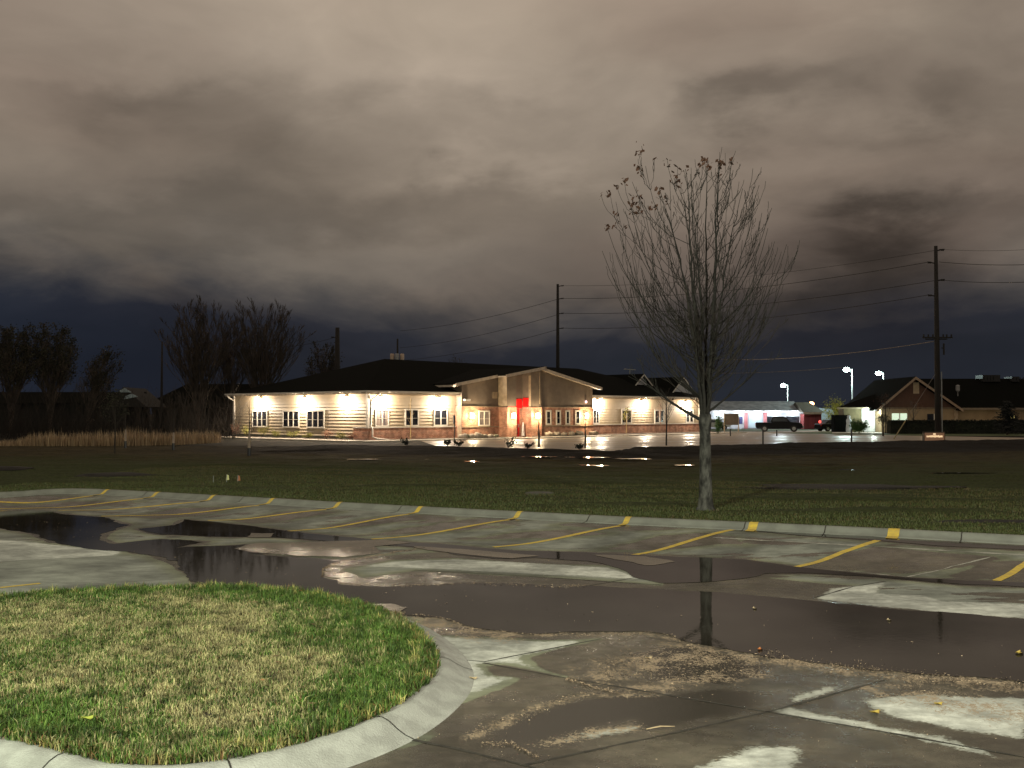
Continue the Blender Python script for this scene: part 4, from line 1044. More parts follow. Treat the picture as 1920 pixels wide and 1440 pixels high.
# ------------------------------------------------------------------ trees
def limb_curve(p0, p1, up, r_, n=9, wob=.05, early=None):
    """p0 to p1, leaving p0 along 'early' direction and bending"""
    p0 = Vector(p0); p1 = Vector(p1); L = (p1-p0).length
    c = p0+Vector(early)*L*.5 if early is not None else (p0+p1)/2+Vector((0, 0, up*L))
    pts = []
    for i in range(n):
        t = i/(n-1); q = p0*(1-t)**2+c*2*t*(1-t)+p1*t*t
        if 0 < i: q = q+Vector((r_.gauss(0, wob), r_.gauss(0, wob), r_.gauss(0, wob*.5)))*L*.12
        pts.append(q)
    return pts
def shoot(mb, p, d, L, r0, lev, r_, spread=.6, upf=.25, rmin=.003, n=5, ratio=.55, nch=4, tips=None, sides=4):
    d = d.normalized(); pts = [p]; q = p; dd = d.copy()
    for i in range(n):
        dd = (dd+Vector((r_.gauss(0, .045), r_.gauss(0, .045), upf/n*1.2))).normalized(); q = q+dd*L/n; pts.append(q)
    rad = [max(rmin, r0*(1-.75*i/n)) for i in range(n+1)]
    mb.tube(pts, rad, sides, cap=False)
    if tips is not None: tips.append((pts[-1], dd))
    if lev <= 0: return
    for k in range(nch):
        f = .25+.7*(k+r_.random())/nch; i = min(n-1, int(f*n)); a = pts[i].lerp(pts[i+1], f*n-i)
        ax = Vector((r_.gauss(0, 1), r_.gauss(0, 1), r_.gauss(0, .4))); ax = (ax-dd*ax.dot(dd)).normalized()
        nd = (dd*math.cos(spread)+ax*math.sin(spread)).normalized()
        shoot(mb, a, nd, L*ratio*(1.15-.5*f)*(.8+.4*r_.random()), max(rmin, rad[i]*.55), lev-1, r_, spread, upf, rmin, max(3, n-1), ratio, nch, tips, sides)

def young_maple():
    r_ = random.Random(4)
    bx, by, bz = on_lawn(1323, 956)
    t = thing('tree', 'bare young street tree with grey mottled trunk standing on the lawn by the kerb', 'tree', (bx, by, bz))
    k = by/F                           # metres per photo pixel at the tree
    def T(px, z): return (px-1323)*k
    hb = 2.18-bz
    b = MB(); prof = [(0, .235), (.08, .18), (.3, .15), (.8, .135), (1.4, .125), (hb-.35, .12), (hb-.12, .145), (hb+.05, .13)]
    pts = [(.004*math.sin(z*3), .004*math.cos(z*2), z) for z, _ in prof]
    b.tube(pts, [q for _, q in prof], 14)
    o = b.build('trunk', M['bark'], t, smooth=True)
    # crown outline seen from the kerb, as height above ground against reach
    ezs = [2.6, 3.2, 3.9, 4.6, 5.3, 5.9, 6.5, 7.1, 7.6, 7.9]; eL = [.4, .65, 1.0, 1.5, 2.1, 2.4, 2.25, 1.95, 1.45, .75]; eR = [.4, .6, .95, 1.35, 1.75, 1.7, 1.35, 1.25, 1.15, .75]
    def env(z, a):
        w = .5+.5*math.cos(a); return float(np.interp(z, ezs, eR))*w+float(np.interp(z, ezs, eL))*(1-w)
    b = MB(); bt = MB(); tips = []
    leaders = []
    specs = [(2.9, .35, 7.75, .06), (3.5, .62, 7.2, .05), (1.9, .8, 7.6, .055), (.2, .5, 7.9, .06), (5.5, .45, 7.8, .055), (.1, .75, 7.3, .045), (4.3, .7, 7.2, .05), (1.2, .35, 7.95, .055), (2.4, .7, 7.3, .045)]
    for a, fr, zt, r0 in specs:
        rr = env(zt, a)*fr; p0 = Vector((.06*math.cos(a), .06*math.sin(a), hb-.15)); p1 = Vector((rr*math.cos(a), rr*math.sin(a), zt-bz))
        pts = limb_curve(p0, p1, 0, r_, 22, .022, Vector((math.cos(a)*.07, math.sin(a)*.07, 1)).normalized()*1.15)
        r0 *= .8; n = len(pts); rad = [max(.006, r0*(1-.9*(j/(n-1))**.9)) for j in range(n)]
        b.tube(pts, rad, 7, cap=False); leaders.append((pts, rad, a)); tips.append((pts[-1], Vector((0, 0, 1))))
    def sweepup(mb, p, r0, tip, r2, lev, frac=.42):
        out = Vector((tip.x-p.x, tip.y-p.y, 0)); L = (tip-p).length
        if out.length < .02: out = Vector((r_.gauss(0, .1), r_.gauss(0, .1), 0))
        c = p+out*.72+Vector((0, 0, (tip.z-p.z)*frac*.62)); n = 9; pts = []
        for j in range(n):
            t = j/(n-1); q = p*(1-t)**2+c*2*t*(1-t)+tip*t*t
            if 0 < j < n-1: q = q+Vector((r_.gauss(0, .01), r_.gauss(0, .01), r_.gauss(0, .008)))
            pts.append(q)
        rad = [max(.0045, r0+(r2-r0)*(j/(n-1))) for j in range(n)]
        mb.tube(pts, rad, 5, cap=False)
        if lev > 0:
            for kk in range(3 if lev > 1 else 2):
                f = .3+.55*r_.random(); j = min(n-2, int(f*(n-1))); q = pts[j]; hh = L*(.25+.4*r_.random())
                aa = math.atan2(out.y, out.x)+r_.gauss(0, .9); o2 = hh*r_.uniform(.2, .55)
                tp = q+Vector((math.cos(aa)*o2, math.sin(aa)*o2, hh*r_.uniform(.55, .95)))
                sweepup(mb, q, rad[j]*.65, tp, .0045, lev-1)
        tips.append((pts[-1], (pts[-1]-pts[-2]).normalized()))
    nT = 88
    for k in range(nT):
        a = k*2.399963+r_.random()*.3; zt = 3.7+4.2*((k+.5)/nT)**.85; rr = env(zt, a)*r_.uniform(.78, 1.06)
        tip = Vector((rr*math.cos(a), rr*math.sin(a), zt-bz+r_.gauss(0, .08)))
        best = min(leaders, key=lambda l: abs((l[2]-a+math.pi) % (2*math.pi)-math.pi)+r_.random()*.9)
        pts, rad, _ = best
        zs = tip.z-max(.6, (.75+.7*r_.random())*rr); zs = max(hb+.55, min(zs, pts[-1].z-.3))
        j = min(range(len(pts)), key=lambda i: abs(pts[i].z-zs))
        sweepup(b, pts[j], max(.007, rad[j]*.45), tip, .005, 2 if zt > 4.6 else 1)
    # thin side twigs all the way up the leaders
    for pts, rad, a in leaders:
        for k in range(13):
            j = r_.randint(1, len(pts)-3); aa = r_.random()*6.28; L = r_.uniform(.3, .9)
            shoot(bt, pts[j], Vector((math.cos(aa), math.sin(aa), r_.uniform(.5, 1.4))), L, .007, 1, r_, .45, .5, .004, 5, .5, 2)
    # faint spreading lower twigs
    for kk in range(34):
        a = r_.random()*6.28; L = r_.uniform(.8, 1.9); z = hb-.05+r_.random()*1.9; el = r_.uniform(.15, .7)
        shoot(bt, Vector((.07*math.cos(a), .07*math.sin(a), z)), Vector((math.cos(a), math.sin(a), el)), L, .008, 2, r_, .5, .45, .0042, 7, .5, 3)
    shoot(b, Vector((-.05, 0, hb-.1)), Vector((-.8, -.1, .42)), 1.7, .04, 2, r_, .5, .3, .005, 8, .5, 4)
    shoot(b, Vector((.06, 0, hb+.1)), Vector((.8, -.1, .5)), 1.6, .026, 2, r_, .5, .35, .005, 8, .5, 4)
    b.build('limb', M['limb'], t, smooth=True)
    cr = bt.build('crown', M['twig'], t)
    lf = MB()
    top = sorted(tips, key=lambda q: -(q[0].z + .55*abs(q[0].x) - (1.0*q[0].x if q[0].x > 0 else 0)))
    used = []
    for p, d in top:
        if len(used) >= 42: break
        if all(abs(p.x-u.x)+abs(p.z-u.z) > .16 for u in used):
            used.append(p)
            for _ in range(r_.randint(3, 9)):
                c = p+Vector((r_.gauss(0, .045), r_.gauss(0, .045), r_.gauss(-.03, .05))); a = Vector((r_.gauss(0, 1), r_.gauss(0, 1), r_.gauss(0, 1))).normalized(); o1 = a.orthogonal().normalized(); o2 = a.cross(o1)
                s_ = .055*(.6+.8*r_.random())
                lf.add([c-o1*s_, c+o2*s_*.5+a*.01, c+o1*s_, c-o2*s_*.55], [(0, 1, 2), (0, 2, 3)])
    lf.build('dry_leaves', M['dead_leaf'], cr)
    return t
young_maple()

def far_tree(name, label, px, Y, top, w_px, seed, levels=3, stems=7, leafy=0, group=None, lean=0, m=None, base=0, spread=.42, thick=.16):
    r_ = random.Random(seed); x = X_at(px, Y); h = z_at(top, Y); w = w_px*Y/F/2
    t = thing(name, label, 'tree', (x, Y, base), 0, group)
    b = MB(); c = MB(); tips = []
    hb = h*.16
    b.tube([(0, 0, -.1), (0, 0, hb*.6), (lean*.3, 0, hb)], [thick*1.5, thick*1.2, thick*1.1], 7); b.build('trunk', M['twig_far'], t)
    for k in range(stems):
        f = (k+.5)/stems*2-1; dx = f*w*.9+lean; hh = h*.93*(1-.30*abs(f)**2.6)*(.97+.05*r_.random()); dy = r_.uniform(-w, w)*.5
        pts = limb_curve((f*.1, 0, hb*.8), (dx, dy, hh), 0, r_, 9, .12, Vector((dx*.55/h, dy*.4/h, 1)).normalized()*.95)
        n = len(pts); rad = [max(.022, thick*.75*(1-.9*j/(n-1))) for j in range(n)]
        c.tube(pts, rad, 5, cap=False)
        for kk in range(13):
            ff = .12+.86*(kk+r_.random())/13; j = min(n-2, int(ff*(n-1))); q = pts[j].lerp(pts[j+1], ff*(n-1)-j); dd = (pts[j+1]-pts[j]).normalized()
            ax = Vector((r_.gauss(0, 1), r_.gauss(0, 1), 0)); ax = (ax-dd*ax.dot(dd)).normalized()
            shoot(c, q, dd*math.cos(spread)+ax*math.sin(spread), h*.28*(1.15-.88*ff), rad[j]*.5, levels-1, r_, .4, .35, .014, 4, .6, 4, tips, 3)
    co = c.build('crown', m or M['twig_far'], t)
    if leafy:
        lf = MB()
        def samp(rr):
            p, d = rr.choice(tips); return (p.x+rr.gauss(0, .25), p.y+rr.gauss(0, .25), p.z+rr.gauss(-.1, .22))
        leaf_cloud(lf, leafy, samp, .2, r_); lf.build('foliage', M['dark_leaf'], co)
    return t
G1 = 'trees standing behind the field'
far_tree('bare_tree', 'large bare fan shaped tree left of the cream building', 372, 104, 556, 178, 3, 3, 12, group=G1)
far_tree('bare_tree', 'large bare tree touching the left end of the dark roof', 492, 106, 560, 186, 5, 3, 14, group=G1)
far_tree('bare_tree', 'narrow bare tree between the two large bare trees', 430, 112, 590, 80, 8, 3, 6, group=G1)
far_tree('bare_tree', 'small rounded tree rising behind the roof beside the thick pole', 608, 128, 636, 70, 9, 3, 7, 1800, group=G1)
far_tree('leafy_tree', 'dense dark leafy tree at the far left edge', 22, 110, 606, 130, 12, 3, 9, 7500, group=G1)
far_tree('leafy_tree', 'dense dark leafy tree with rounded crown second from the left edge', 95, 112, 606, 110, 15, 3, 9, 6500, group=G1)
far_tree('leafy_tree', 'small leaning tree right of the dense left trees', 165, 112, 648, 70, 18, 3, 6, 1800, lean=2.2, group=G1)
far_tree('leafy_tree', 'faint treetop just above the middle of the dark roof', 853, 175, 664, 50, 21, 2, 5, 500, group=G1)
# thicket
def thicket():
    r_ = random.Random(9); b = MB()
    for k in range(900):
        px = r_.uniform(-30, 450); Y = r_.uniform(88, 100); h = r_.uniform(1.2, 4.6) if r_.random() < .6 else r_.uniform(.8, 2)
        x = X_at(px, Y); a = Vector((r_.gauss(0, .3), r_.gauss(0, .3), 1))
        shoot(b, Vector((x, Y, 0)), a, h, .02, 1, r_, .5, .1, .008, 4, .5, 3, None, 3)
    o = b.build('thicket', M['thicket']); o['kind'] = 'stuff'; tag(o, 'dark bare thicket behind the tan tall grass', 'brush')
thicket()
def reeds():
    r_ = random.Random(2); n = 6500; V = []; T = []
    px = nr.rand(n)*440-25; f = (px+25)/440
    d = nr.rand(n)*3.0
    Y = np.interp(px, [-30, 200, 330, 430], [70, 70, 72, 80])+d
    X = (px-960)/F*Y
    hh = np.interp(px, [-30, 30, 60, 250, 400, 430], [.2, .45, .85, 1.0, .95, .5])*(.9+.25*np.array([mnoise.noise(Vector((x*.9, 0, 0))) for x in X]))
    c1 = np.array([.46, .34, .20]); c2 = np.array([.28, .19, .11]); q = nr.rand(n, 1); tint = (c1*q+c2*(1-q))*(.5+.7*nr.rand(n, 1))
    z = np.zeros(n)-.02
    o = blades('tall_grass', np.stack([X, Y], 1), z, hh*(.6+.6*nr.rand(n)), .035, tint, .3, 'strip of tan dry tall grass left of the cream building')
reeds()

def sapling(name, label, px, py, h, wrap=None, twigs=8, m=M['twig'], r0=.035, stake=False, seed=1, cr=.6, group=None, Y=None, leafy=0, lm=None, zb=None, trunk_m=None):
    r_ = random.Random(seed)
    if Y is None: x, y, z = on_lawn(px, py)
    else: x, y, z = X_at(px, Y), Y, (0.0 if zb is None else zb)
    t = thing(name, label, 'tree', (x, y, z), 0, group)
    b = MB(); b.tube([(0, 0, -.03), (.02, 0, h*.4), (.0, .01, h*.75), (.01, 0, h)], [r0*1.2, r0, r0*.6, r0*.2], 6); b.build('trunk', trunk_m or m, t)
    c = MB(); tips = []
    for k in range(twigs):
        a = r_.random()*6.28; f = .35+.6*k/max(1, twigs)
        shoot(c, Vector((0, 0, h*f)), Vector((math.cos(a)*.7, math.sin(a)*.7, 1)), cr*(1.2-f)*1.3, r0*.35, 1, r_, .5, .3, .008, 4, .5, 3, tips, 3)
    if twigs: 
        co = c.build('crown', m, t)
        if leafy:
            lf = MB()
            def samp(rr):
                p, d = rr.choice(tips); return (p.x+rr.gauss(0, cr*.15), p.y+rr.gauss(0, cr*.15), p.z+rr.gauss(0, cr*.15))
            leaf_cloud(lf, leafy, samp, .11, r_); lf.build('foliage', lm or M['dark_leaf'], co)
    if wrap:
        b = MB(); b.tube([(0, 0, .0), (.0, 0, .45)], [.10, .085], 8); b.build('dark_guard', M['metal_dark'], t)
        b = MB(); b.tube([(0, 0, .455), (.01, 0, wrap)], [.085, .05], 8); b.build('trunk_wrap', mat('pale_wrap', (.33, .26, .2), .8), t)
    return t
G2 = 'young trees planted across the lawn'
sapling('young_tree', 'young tree with pale wrapped trunk before the left end of the cream building', 467, 856, 2.9, 1.35, 5, seed=2, group=G2)
sapling('young_tree', 'young tree with wrapped trunk in the middle of the tall grass strip', 325, 845, 2.6, 1.1, 5, seed=3, group=G2)
sapling('young_tree', 'young tree with pale wrapped trunk right of the leafy sapling', 235, 840, 2.6, 1.2, 4, seed=4, group=G2)
sapling('young_tree', 'leafy sapling at the left part of the tall grass strip', 215, 851, 3.3, None, 12, seed=5, cr=1.1, group=G2, leafy=420)
sapling('young_tree', 'thin sapling standing dark before the right wing of the building', 1249, 838, 3.4, None, 16, seed=6, r0=.045, cr=1.3, group=G2, Y=63, zb=.28)
sapling('young_tree', 'staked sapling right of the entrance door', 1010, 836, 1.5, None, 2, seed=7, r0=.06, cr=.4, group=G2, Y=60, zb=.28, trunk_m=M['brown_board'])
sapling('young_tree', 'staked sapling below the right entrance sconce', 1097, 838, 1.5, None, 2, seed=8, r0=.05, cr=.4, group=G2, Y=58, zb=.28, trunk_m=M['brown_board'])
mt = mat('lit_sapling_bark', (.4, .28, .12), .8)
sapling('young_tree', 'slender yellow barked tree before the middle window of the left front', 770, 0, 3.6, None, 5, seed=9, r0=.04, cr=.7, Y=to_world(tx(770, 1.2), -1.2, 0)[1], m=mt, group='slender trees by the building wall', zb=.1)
sapling('young_tree', 'slender yellow leaved tree before the second right wing window', 1174, 0, 2.9, None, 9, seed=10, r0=.035, cr=.6, Y=to_world(tx(1174, 1.2), -1.2, 0)[1], m=mt, leafy=200, lm=M['shrub_yel'], group='slender trees by the building wall', zb=.1)
sapling('young_tree', 'slender reddish twigged tree before the third right wing window', 1238, 0, 3.2, None, 16, seed=11, r0=.035, cr=1.0, Y=to_world(tx(1238, 1.5), -1.5, 0)[1], m=mat('red_twig', (.25, .14, .09), .8), group='slender trees by the building wall', zb=.1)
for px, s_, lab in ((762, .45, 'low dark shrub silhouette under the left front windows'), (840, .38, 'low dark shrub left of the post sign on the lawn crest'), (862, .42, 'low dark shrub below the downspout on the lawn crest'), (953, .5, 'spiky dark shrub before the entrance on the lawn crest'), (992, .3, 'low dark shrub under the right portico pier on the lawn crest'), (1085, .32, 'low dark shrub left of the second staked sapling')):
    x = X_at(px, 60); Yc = float(crestY(x)); x = X_at(px, Yc)
    shrub('crest_shrub', lab, 'shrub', (x, Yc-.3, .26), s_, s_*1.1, 200, M['hedge'], .1, 'dark shrubs along the lawn crest', int(px))

# lawn details
for px, py, rx, ry, lab in ((217, 893, 1.35, .8, 'round dark mulch mound on the lawn at left'), (8, 880, 1.1, .8, 'dark mulch mound cut by the left edge of the photo')):
    x, y, z = on_lawn(px, py); b = MB(); b.blob((0, 0, 0), (rx, ry, .13), 20, 8, .12, px); o = b.build('mulch_mound', M['mulch'], smooth=True); o.location = (x, y, z-.0); tag(o, lab, 'mulch mound', 'mulch mounds on the lawn')
b = MB(); x, y, z = on_lawn(1590, 914); b.blob((0, 0, 0), (2.9, 1.2, .06), 26, 8, .3, 3); o = b.build('bare_soil_patch', M['mulch'], smooth=True); o.location = (x, y, z); o['kind'] = 'structure'
b = MB(); x, y, z = on_lawn(1860, 980); b.blob((0, 0, 0), (1.1, .12, .05), 26, 8, .3, 5); o = b.build('bare_soil_patch', M['mulch'], smooth=True); o.location = (x, y, z); o['kind'] = 'structure'
b = MB(); b.lathe([(.0, .03), (.34, .03), (.4, .015), (.42, -.1)], n=20); o = b.build('utility_cover', mat('dull_cover', (.07, .07, .06), .8)); o.location = on_lawn(1012, 925); tag(o, 'flat round concrete utility cover set in the lawn', 'utility cover')
for px, py, m_, h_, lab in ((400, 905, M['galv'], .22, 'grey marker wire left of the pale marker flag'), (425, 904, M['flag_y'], .24, 'pale yellow marker flag on the lawn'), (446, 904, M['flag_o'], .22, 'orange marker flag right of the pale yellow one')):
    x, y, z = on_lawn(px, py); t = thing('marker_flag', lab, 'marker flag', (x, y, z), 0, 'utility marker flags on the lawn')
    b = MB(); b.tube([(0, 0, -.02), (0, 0, h_)], .008, 5); b.build('staff', M['galv'], t)
    if m_ is not M['galv']:
        b = MB(); b.add([(0, 0, h_), (.06, .02, h_-.03), (.07, .03, h_-.17), (-.02, 0, h_-.18)], [(0, 1, 2, 3)]); b.add([(0, .004, h_), (.06, .024, h_-.03), (.07, .034, h_-.17), (-.02, .004, h_-.18)], [(3, 2, 1, 0)]); b.build('flag', m_, t)
sheetn = 0
for px, py, w_, d_ in ((683, 862, 1.4, .25), (828, 862, 1.6, .3), (885, 866, .7, .25), (1010, 858, 1.6, .35), (1120, 860, 2.6, .55), (1175, 861, 1.9, .4), (1205, 863, 1.0, .3), (1100, 873, .8, .3), (1125, 874, .9, .3), (1285, 873, .75, .6), (1590, 882, .8, .2), (1800, 888, 3.0, .2)):
    x, y, z = on_lawn(px, py); pts = []
    for k in range(28):
        a = k/28*6.283; rr = 1+.5*mnoise.noise(Vector((math.cos(a)*1.3, math.sin(a)*1.3, px*.1)))
        pts.append((x+w_*.5*rr*math.cos(a), y+d_*.9*rr*(1+.5*math.sin(a*3+px))*math.sin(a)))
    z = max(float(lawn_z(a, b)) for a, b in pts)+.028
    sheet('lawn_puddle', pts, z, M['water'])

# ------------------------------------------------------------------ poles and wires
def pole(label, px, Y, top, arms=(), cross=None, r=.16, group='utility poles'):
    x = X_at(px, Y); h = z_at(top, Y)
    t = thing('utility_pole', label, 'utility pole', (x, Y, 0), 0, group)
    b = MB(); b.tube([(0, 0, -.2), (0, 0, h*.5), (0, 0, h)], [r*1.35, r*1.1, r*.75], 10); b.build('mast', M['wood_pole'], t, smooth=True)
    for py, s in arms:
        z = z_at(py, Y); b = MB(); b.tube([(s*.1, 0, z-.08), (s*.75, 0, z+.04)], [.06, .05], 6)
        for q in (.45, .55, .65): b.tube([(s*q, 0, z-.02), (s*(q+.03), 0, z-.01)], .10, 8)
        b.build('insulator_arm', M['wood_pole'], t)
    if cross:
        z = z_at(cross, Y); b = MB(); b.cbox((0, -.14, z), (2.6, .1, .12)); b.cbox((0, .14, z-.12), (1.9, .1, .1))
        for q in (-1.2, -.8, -.4, .5, .8, 1.2): b.tube([(q, -.14, z+.05), (q, -.14, z+.28)], .07, 6)
        b.tube([(.35, -.1, z-.9), (.6, -.1, z-.9)], .05, 6); b.tube([(.55, -.1, z-.5), (.55, -.1, z-1.5)], .08, 6); b.build('crossarm', M['wood_pole'], t)
    return t
YP1, YP2 = 88.0, 125.0
p1 = pole('tall dark utility pole on the right before the gabled building', 1758, YP1, 460, ((467, 1), (491, -1), (524, 1), (553, -1)), 633, .2)
b = MB(); b.tube([(.36, 0, .1), (.36, 0, z_at(697, YP1))], .055, 6); b.build('conduit', M['galv'], p1)
pole('tall utility pole behind the middle of the dark roof', 1046, YP2, 532, ((535, 1), (559, 1), (587, 1), (615, 1)), None, .2)
pole('thick short utility pole behind the left slope of the roof', 632, 120, 614, ((632, -1),), None, .32)
pole('thin utility pole left of the large bare trees', 303, 120, 640, (), None, .13)
tp = pole('utility pole with transformers behind the roof ridge', 745, 128, 635, (), None, .14)
for dx in (-.62, 0, .62):
    b = MB(); z0 = z_at(676, 128)
    b.lathe([(0, 0), (.24, 0), (.27, .1), (.27, .95), (.2, 1.05), (0, 1.07)], (dx, -.35 if dx else -.5, z0-.2), 12); b.build('transformer', M['galv'] if dx == 0 else mat('pale_transformer', (.5, .38, .28), .5), tp, smooth=True)
light('pole_transformer_glow', (X_at(745, 124)-.4, 122, 9), 60, WARM, .2) if False else None
def wire(label, a, b_, sag=.6, r=.018, m=None, group='overhead wires'):
    a = Vector(a); b_ = Vector(b_); mb = MB(); pts = []
    for i in range(25):
        t = i/24; p = a.lerp(b_, t); p.z -= sag*4*t*(1-t); pts.append(p)
    mb.tube(pts, r, 4); o = mb.build('overhead_wire', m or M['wood_pole']); tag(o, label, 'wire', group)
def wp(px, py, Y): return (X_at(px, Y), Y, z_at(py, Y))
P1 = [467, 491, 524, 553]; P2 = [535, 559, 587, 615]; nm = ['topmost', 'second', 'third', 'lowest']
for i in range(4):
    s1 = (1, -1, 1, -1)[i]
    wire(f'{nm[i]} wire strung between the two tall poles', wp(1758+s1*12, P1[i]-1, YP1), wp(1056, P2[i], YP2), .9, .016 if i == 0 else .024)
for i, (ya, dy) in enumerate(((466, -10), (490, -6), (524, -7))):
    wire(f'{nm[i]} wire running right from the tall right pole', wp(1764, ya, YP1), wp(2150, ya+dy*2.6, 70), .5, .012 if i == 0 else .022)
for i, (ya, yb) in enumerate(((561, 620), (590, 652), (618, 676))):
    wire(f'{nm[i]} wire sloping left from the middle pole', wp(1044, ya, YP2), wp(750, yb, 165), .6, .024)
wm = mat('grey_cable', (.2, .17, .15), .6)
wire('upper pale cable low in the sky right of the street tree', wp(1335, 673, 130), wp(1752, 640, YP1), .6, .03, wm)
wire('lower pale cable low in the sky right of the street tree', wp(1335, 700, 130), wp(1590, 688, 130), .2, .025, wm)
wire('thin cable reaching left from the thick short pole', wp(628, 632, 120), wp(470, 650, 120), .5, .02)
wire('steel guy wire leaning from the lawn up to the tall right pole', at(1676, 823, .05), wp(1757, 697, YP1), 0, .02, wm)
b = MB(); p_ = Vector(at(1676, 823, .05)); q_ = Vector(wp(1757, 697, YP1)); b.tube([p_, p_.lerp(q_, .27)], .05, 8); o = b.build('guy_guard', mat('yellow_guard', (.3, .25, .12), .6)); tag(o, 'pale guard sleeve on the foot of the leaning guy wire', 'guard sleeve')

# ------------------------------------------------------------------ street lamps
def street_lamp(label, px, Y, top, bottom=None, arm=-1, colr=(.75, 1, .95), power=1500, double=False):
    x = X_at(px, Y); h = z_at(top, Y); t = thing('street_lamp', label, 'street lamp', (x, Y, 0), 0, 'parking lot lamps in the distance')
    b = MB(); b.tube([(0, 0, 0), (0, 0, h)], [.13, .09], 8); b.tube([(0, 0, h), (arm*.7, -.1, h+.1)], .05, 6); b.build('post', M['galv'], t)
    b = MB(); b.cbox((arm*.85, -.1, h+.08), (.75, .4, .16)); hd = b.build('lamp_head', M['galv'], t, bevel=.03)
    b = MB(); b.cbox((arm*.85, -.12, h-.03), (.62, .34, .06)); b.blob((arm*.85, -.12, h-.08), (.5, .4, .32), 10, 6, 0); b.build('lens', M['lamp_cool'], hd)  # oversized glowing blob stands in for the glare around the lamp
    light('street_lamp_beam', (x+arm*1.3, Y-.9, h-.9), power, colr, .2)
street_lamp('shorter distant street lamp above the pale storefront', 1477, 185, 722, power=1800)
street_lamp('tall street lamp standing behind the round bush tree', 1598, 150, 692, power=2600)
street_lamp('bright street lamp rising behind the grey roof', 1657, 165, 699, power=1800)
t = thing('street_lamp', 'orange glowing lamp above the dark red shed roof', 'street lamp', (X_at(1521, 165), 165, 0), 0, 'parking lot lamps in the distance')
b = MB(); b.tube([(0, 0, 0), (0, 0, z_at(760, 165))], .08, 6); b.build('post', M['metal_dark'], t); b = MB(); b.blob((0, -.1, z_at(757, 165)), (.42, .35, .3), 10, 6, 0); b.build('globe', M['lamp_orange'], t)
light('orange_lamp_beam', (X_at(1521, 165), 164, z_at(757, 165)), 250, (1, .4, .15), .3)

# ------------------------------------------------------------------ buildings on the right
YS = 150.0
def sx(px, Y=YS): return X_at(px, Y)
st = thing('storefront', 'pale lit storefront with grey roof, pink pilasters and dark openings', 'building', (sx(1420), YS, 0))
x0 = sx(1420)
def S(px): return sx(px)-x0
b = MB(); b.box(S(1325), S(1505), 0, 9, 0, 2.6); b.build('wall', M['paint_white'], st)
b = MB(); b.add([(S(1318), -.7, 2.62), (S(1506), -.7, 2.62), (S(1504), 4.5, 4.1), (S(1318), 4.5, 4.1), (S(1318), 9.5, 2.62), (S(1506), 9.5, 2.62)], [(0, 1, 2, 3), (3, 2, 5, 4), (1, 5, 2), (0, 3, 4), (0, 4, 5, 1)]); b.build('roof', M['shingle_grey'], st)
b = MB(); b.box(S(1318), S(1508), -.76, -.702, 2.35, 2.68); b.build('fascia', M['white'], st)
for a, c in ((1395, 1401), (1431, 1437)):
    b = MB(); b.box(S(a), S(c), -.2, -.003, 0, 2.35); b.build('pilaster', M['pink'], st)
b = MB(); b.box(S(1403), S(1429), -.06, -.004, .1, 2.1); b.build('overhead_door', M['door_blue'], st)
for a, c, m_ in ((1366, 1386, M['glass']), (1386.2, 1392, M['navy']), (1438, 1462, M['glass']), (1474, 1498, M['glass'])):
    b = MB(); b.box(S(a), S(c), -.05, -.004, .45 if c > 1400 else .7, 1.8); b.build('window', m_, st)
for px in (1350, 1388, 1418, 1450, 1486):
    b = MB(); b.cbox((S(px), -.5, 2.32), (.5, .25, .06)); b.build('added_soffit_light', M['lamp_cool'], st)  # invented soffit fixtures, added to go with the brightened storefront
    light('storefront_fill', (sx(px), YS-1.6, 2.15), 190, (.86, .93, 1), .15)  # added lights that brighten the storefront wall from the front
light('storefront_fill', (sx(1430), YS-9, 6.5), 900, (.8, .92, 1), .3)  # extra fill light out in front of the storefront, no fixture
sh = thing('shed', 'dark red walled shed with dark roof under the orange lamp', 'building', (sx(1523, 148), 148, 0)); x0s = sx(1523, 148)
b = MB(); b.box(sx(1507, 148)-x0s, sx(1540, 148)-x0s, 0, 7, 0, 2.15); b.build('wall', mat('dark_red_boards', (.20, .03, .03), .8, (.12, .02, .02), 2, stretch=(2, 1, .2)), sh)
b = MB(); a, c = sx(1503, 148)-x0s, sx(1544, 148)-x0s; b.add([(a, -.6, 2.4), (c, -.6, 2.4), (c-1, 3.5, 3.9), (a, 3.5, 3.9), (a, 7.5, 2.4), (c, 7.5, 2.4)], [(0, 1, 2, 3), (3, 2, 5, 4), (1, 5, 2), (0, 3, 4), (0, 4, 5, 1)]); b.build('roof', mat('brown_shingle', (.05, .045, .03), .9), sh)
b = MB(); b.box(a, c-.4, -.66, -.602, 2.12, 2.42); b.build('fascia', M['tan'], sh)
an = thing('annex', 'bluish lit wall section with arched roof right of the red shed', 'building', (sx(1552, 158), 158, 0))
b = MB(); pts = [(-1.4, 0), (1.9, 0), (1.9, 2.3), (.6, 2.9), (-1.4, 3.1)]; b.side(pts, 0, 5); b.build('wall', M['door_blue'], an)
b = MB(); b.box(.3, 1.1, -.05, -.003, .6, 1.5); b.build('window', M['glass'], an)
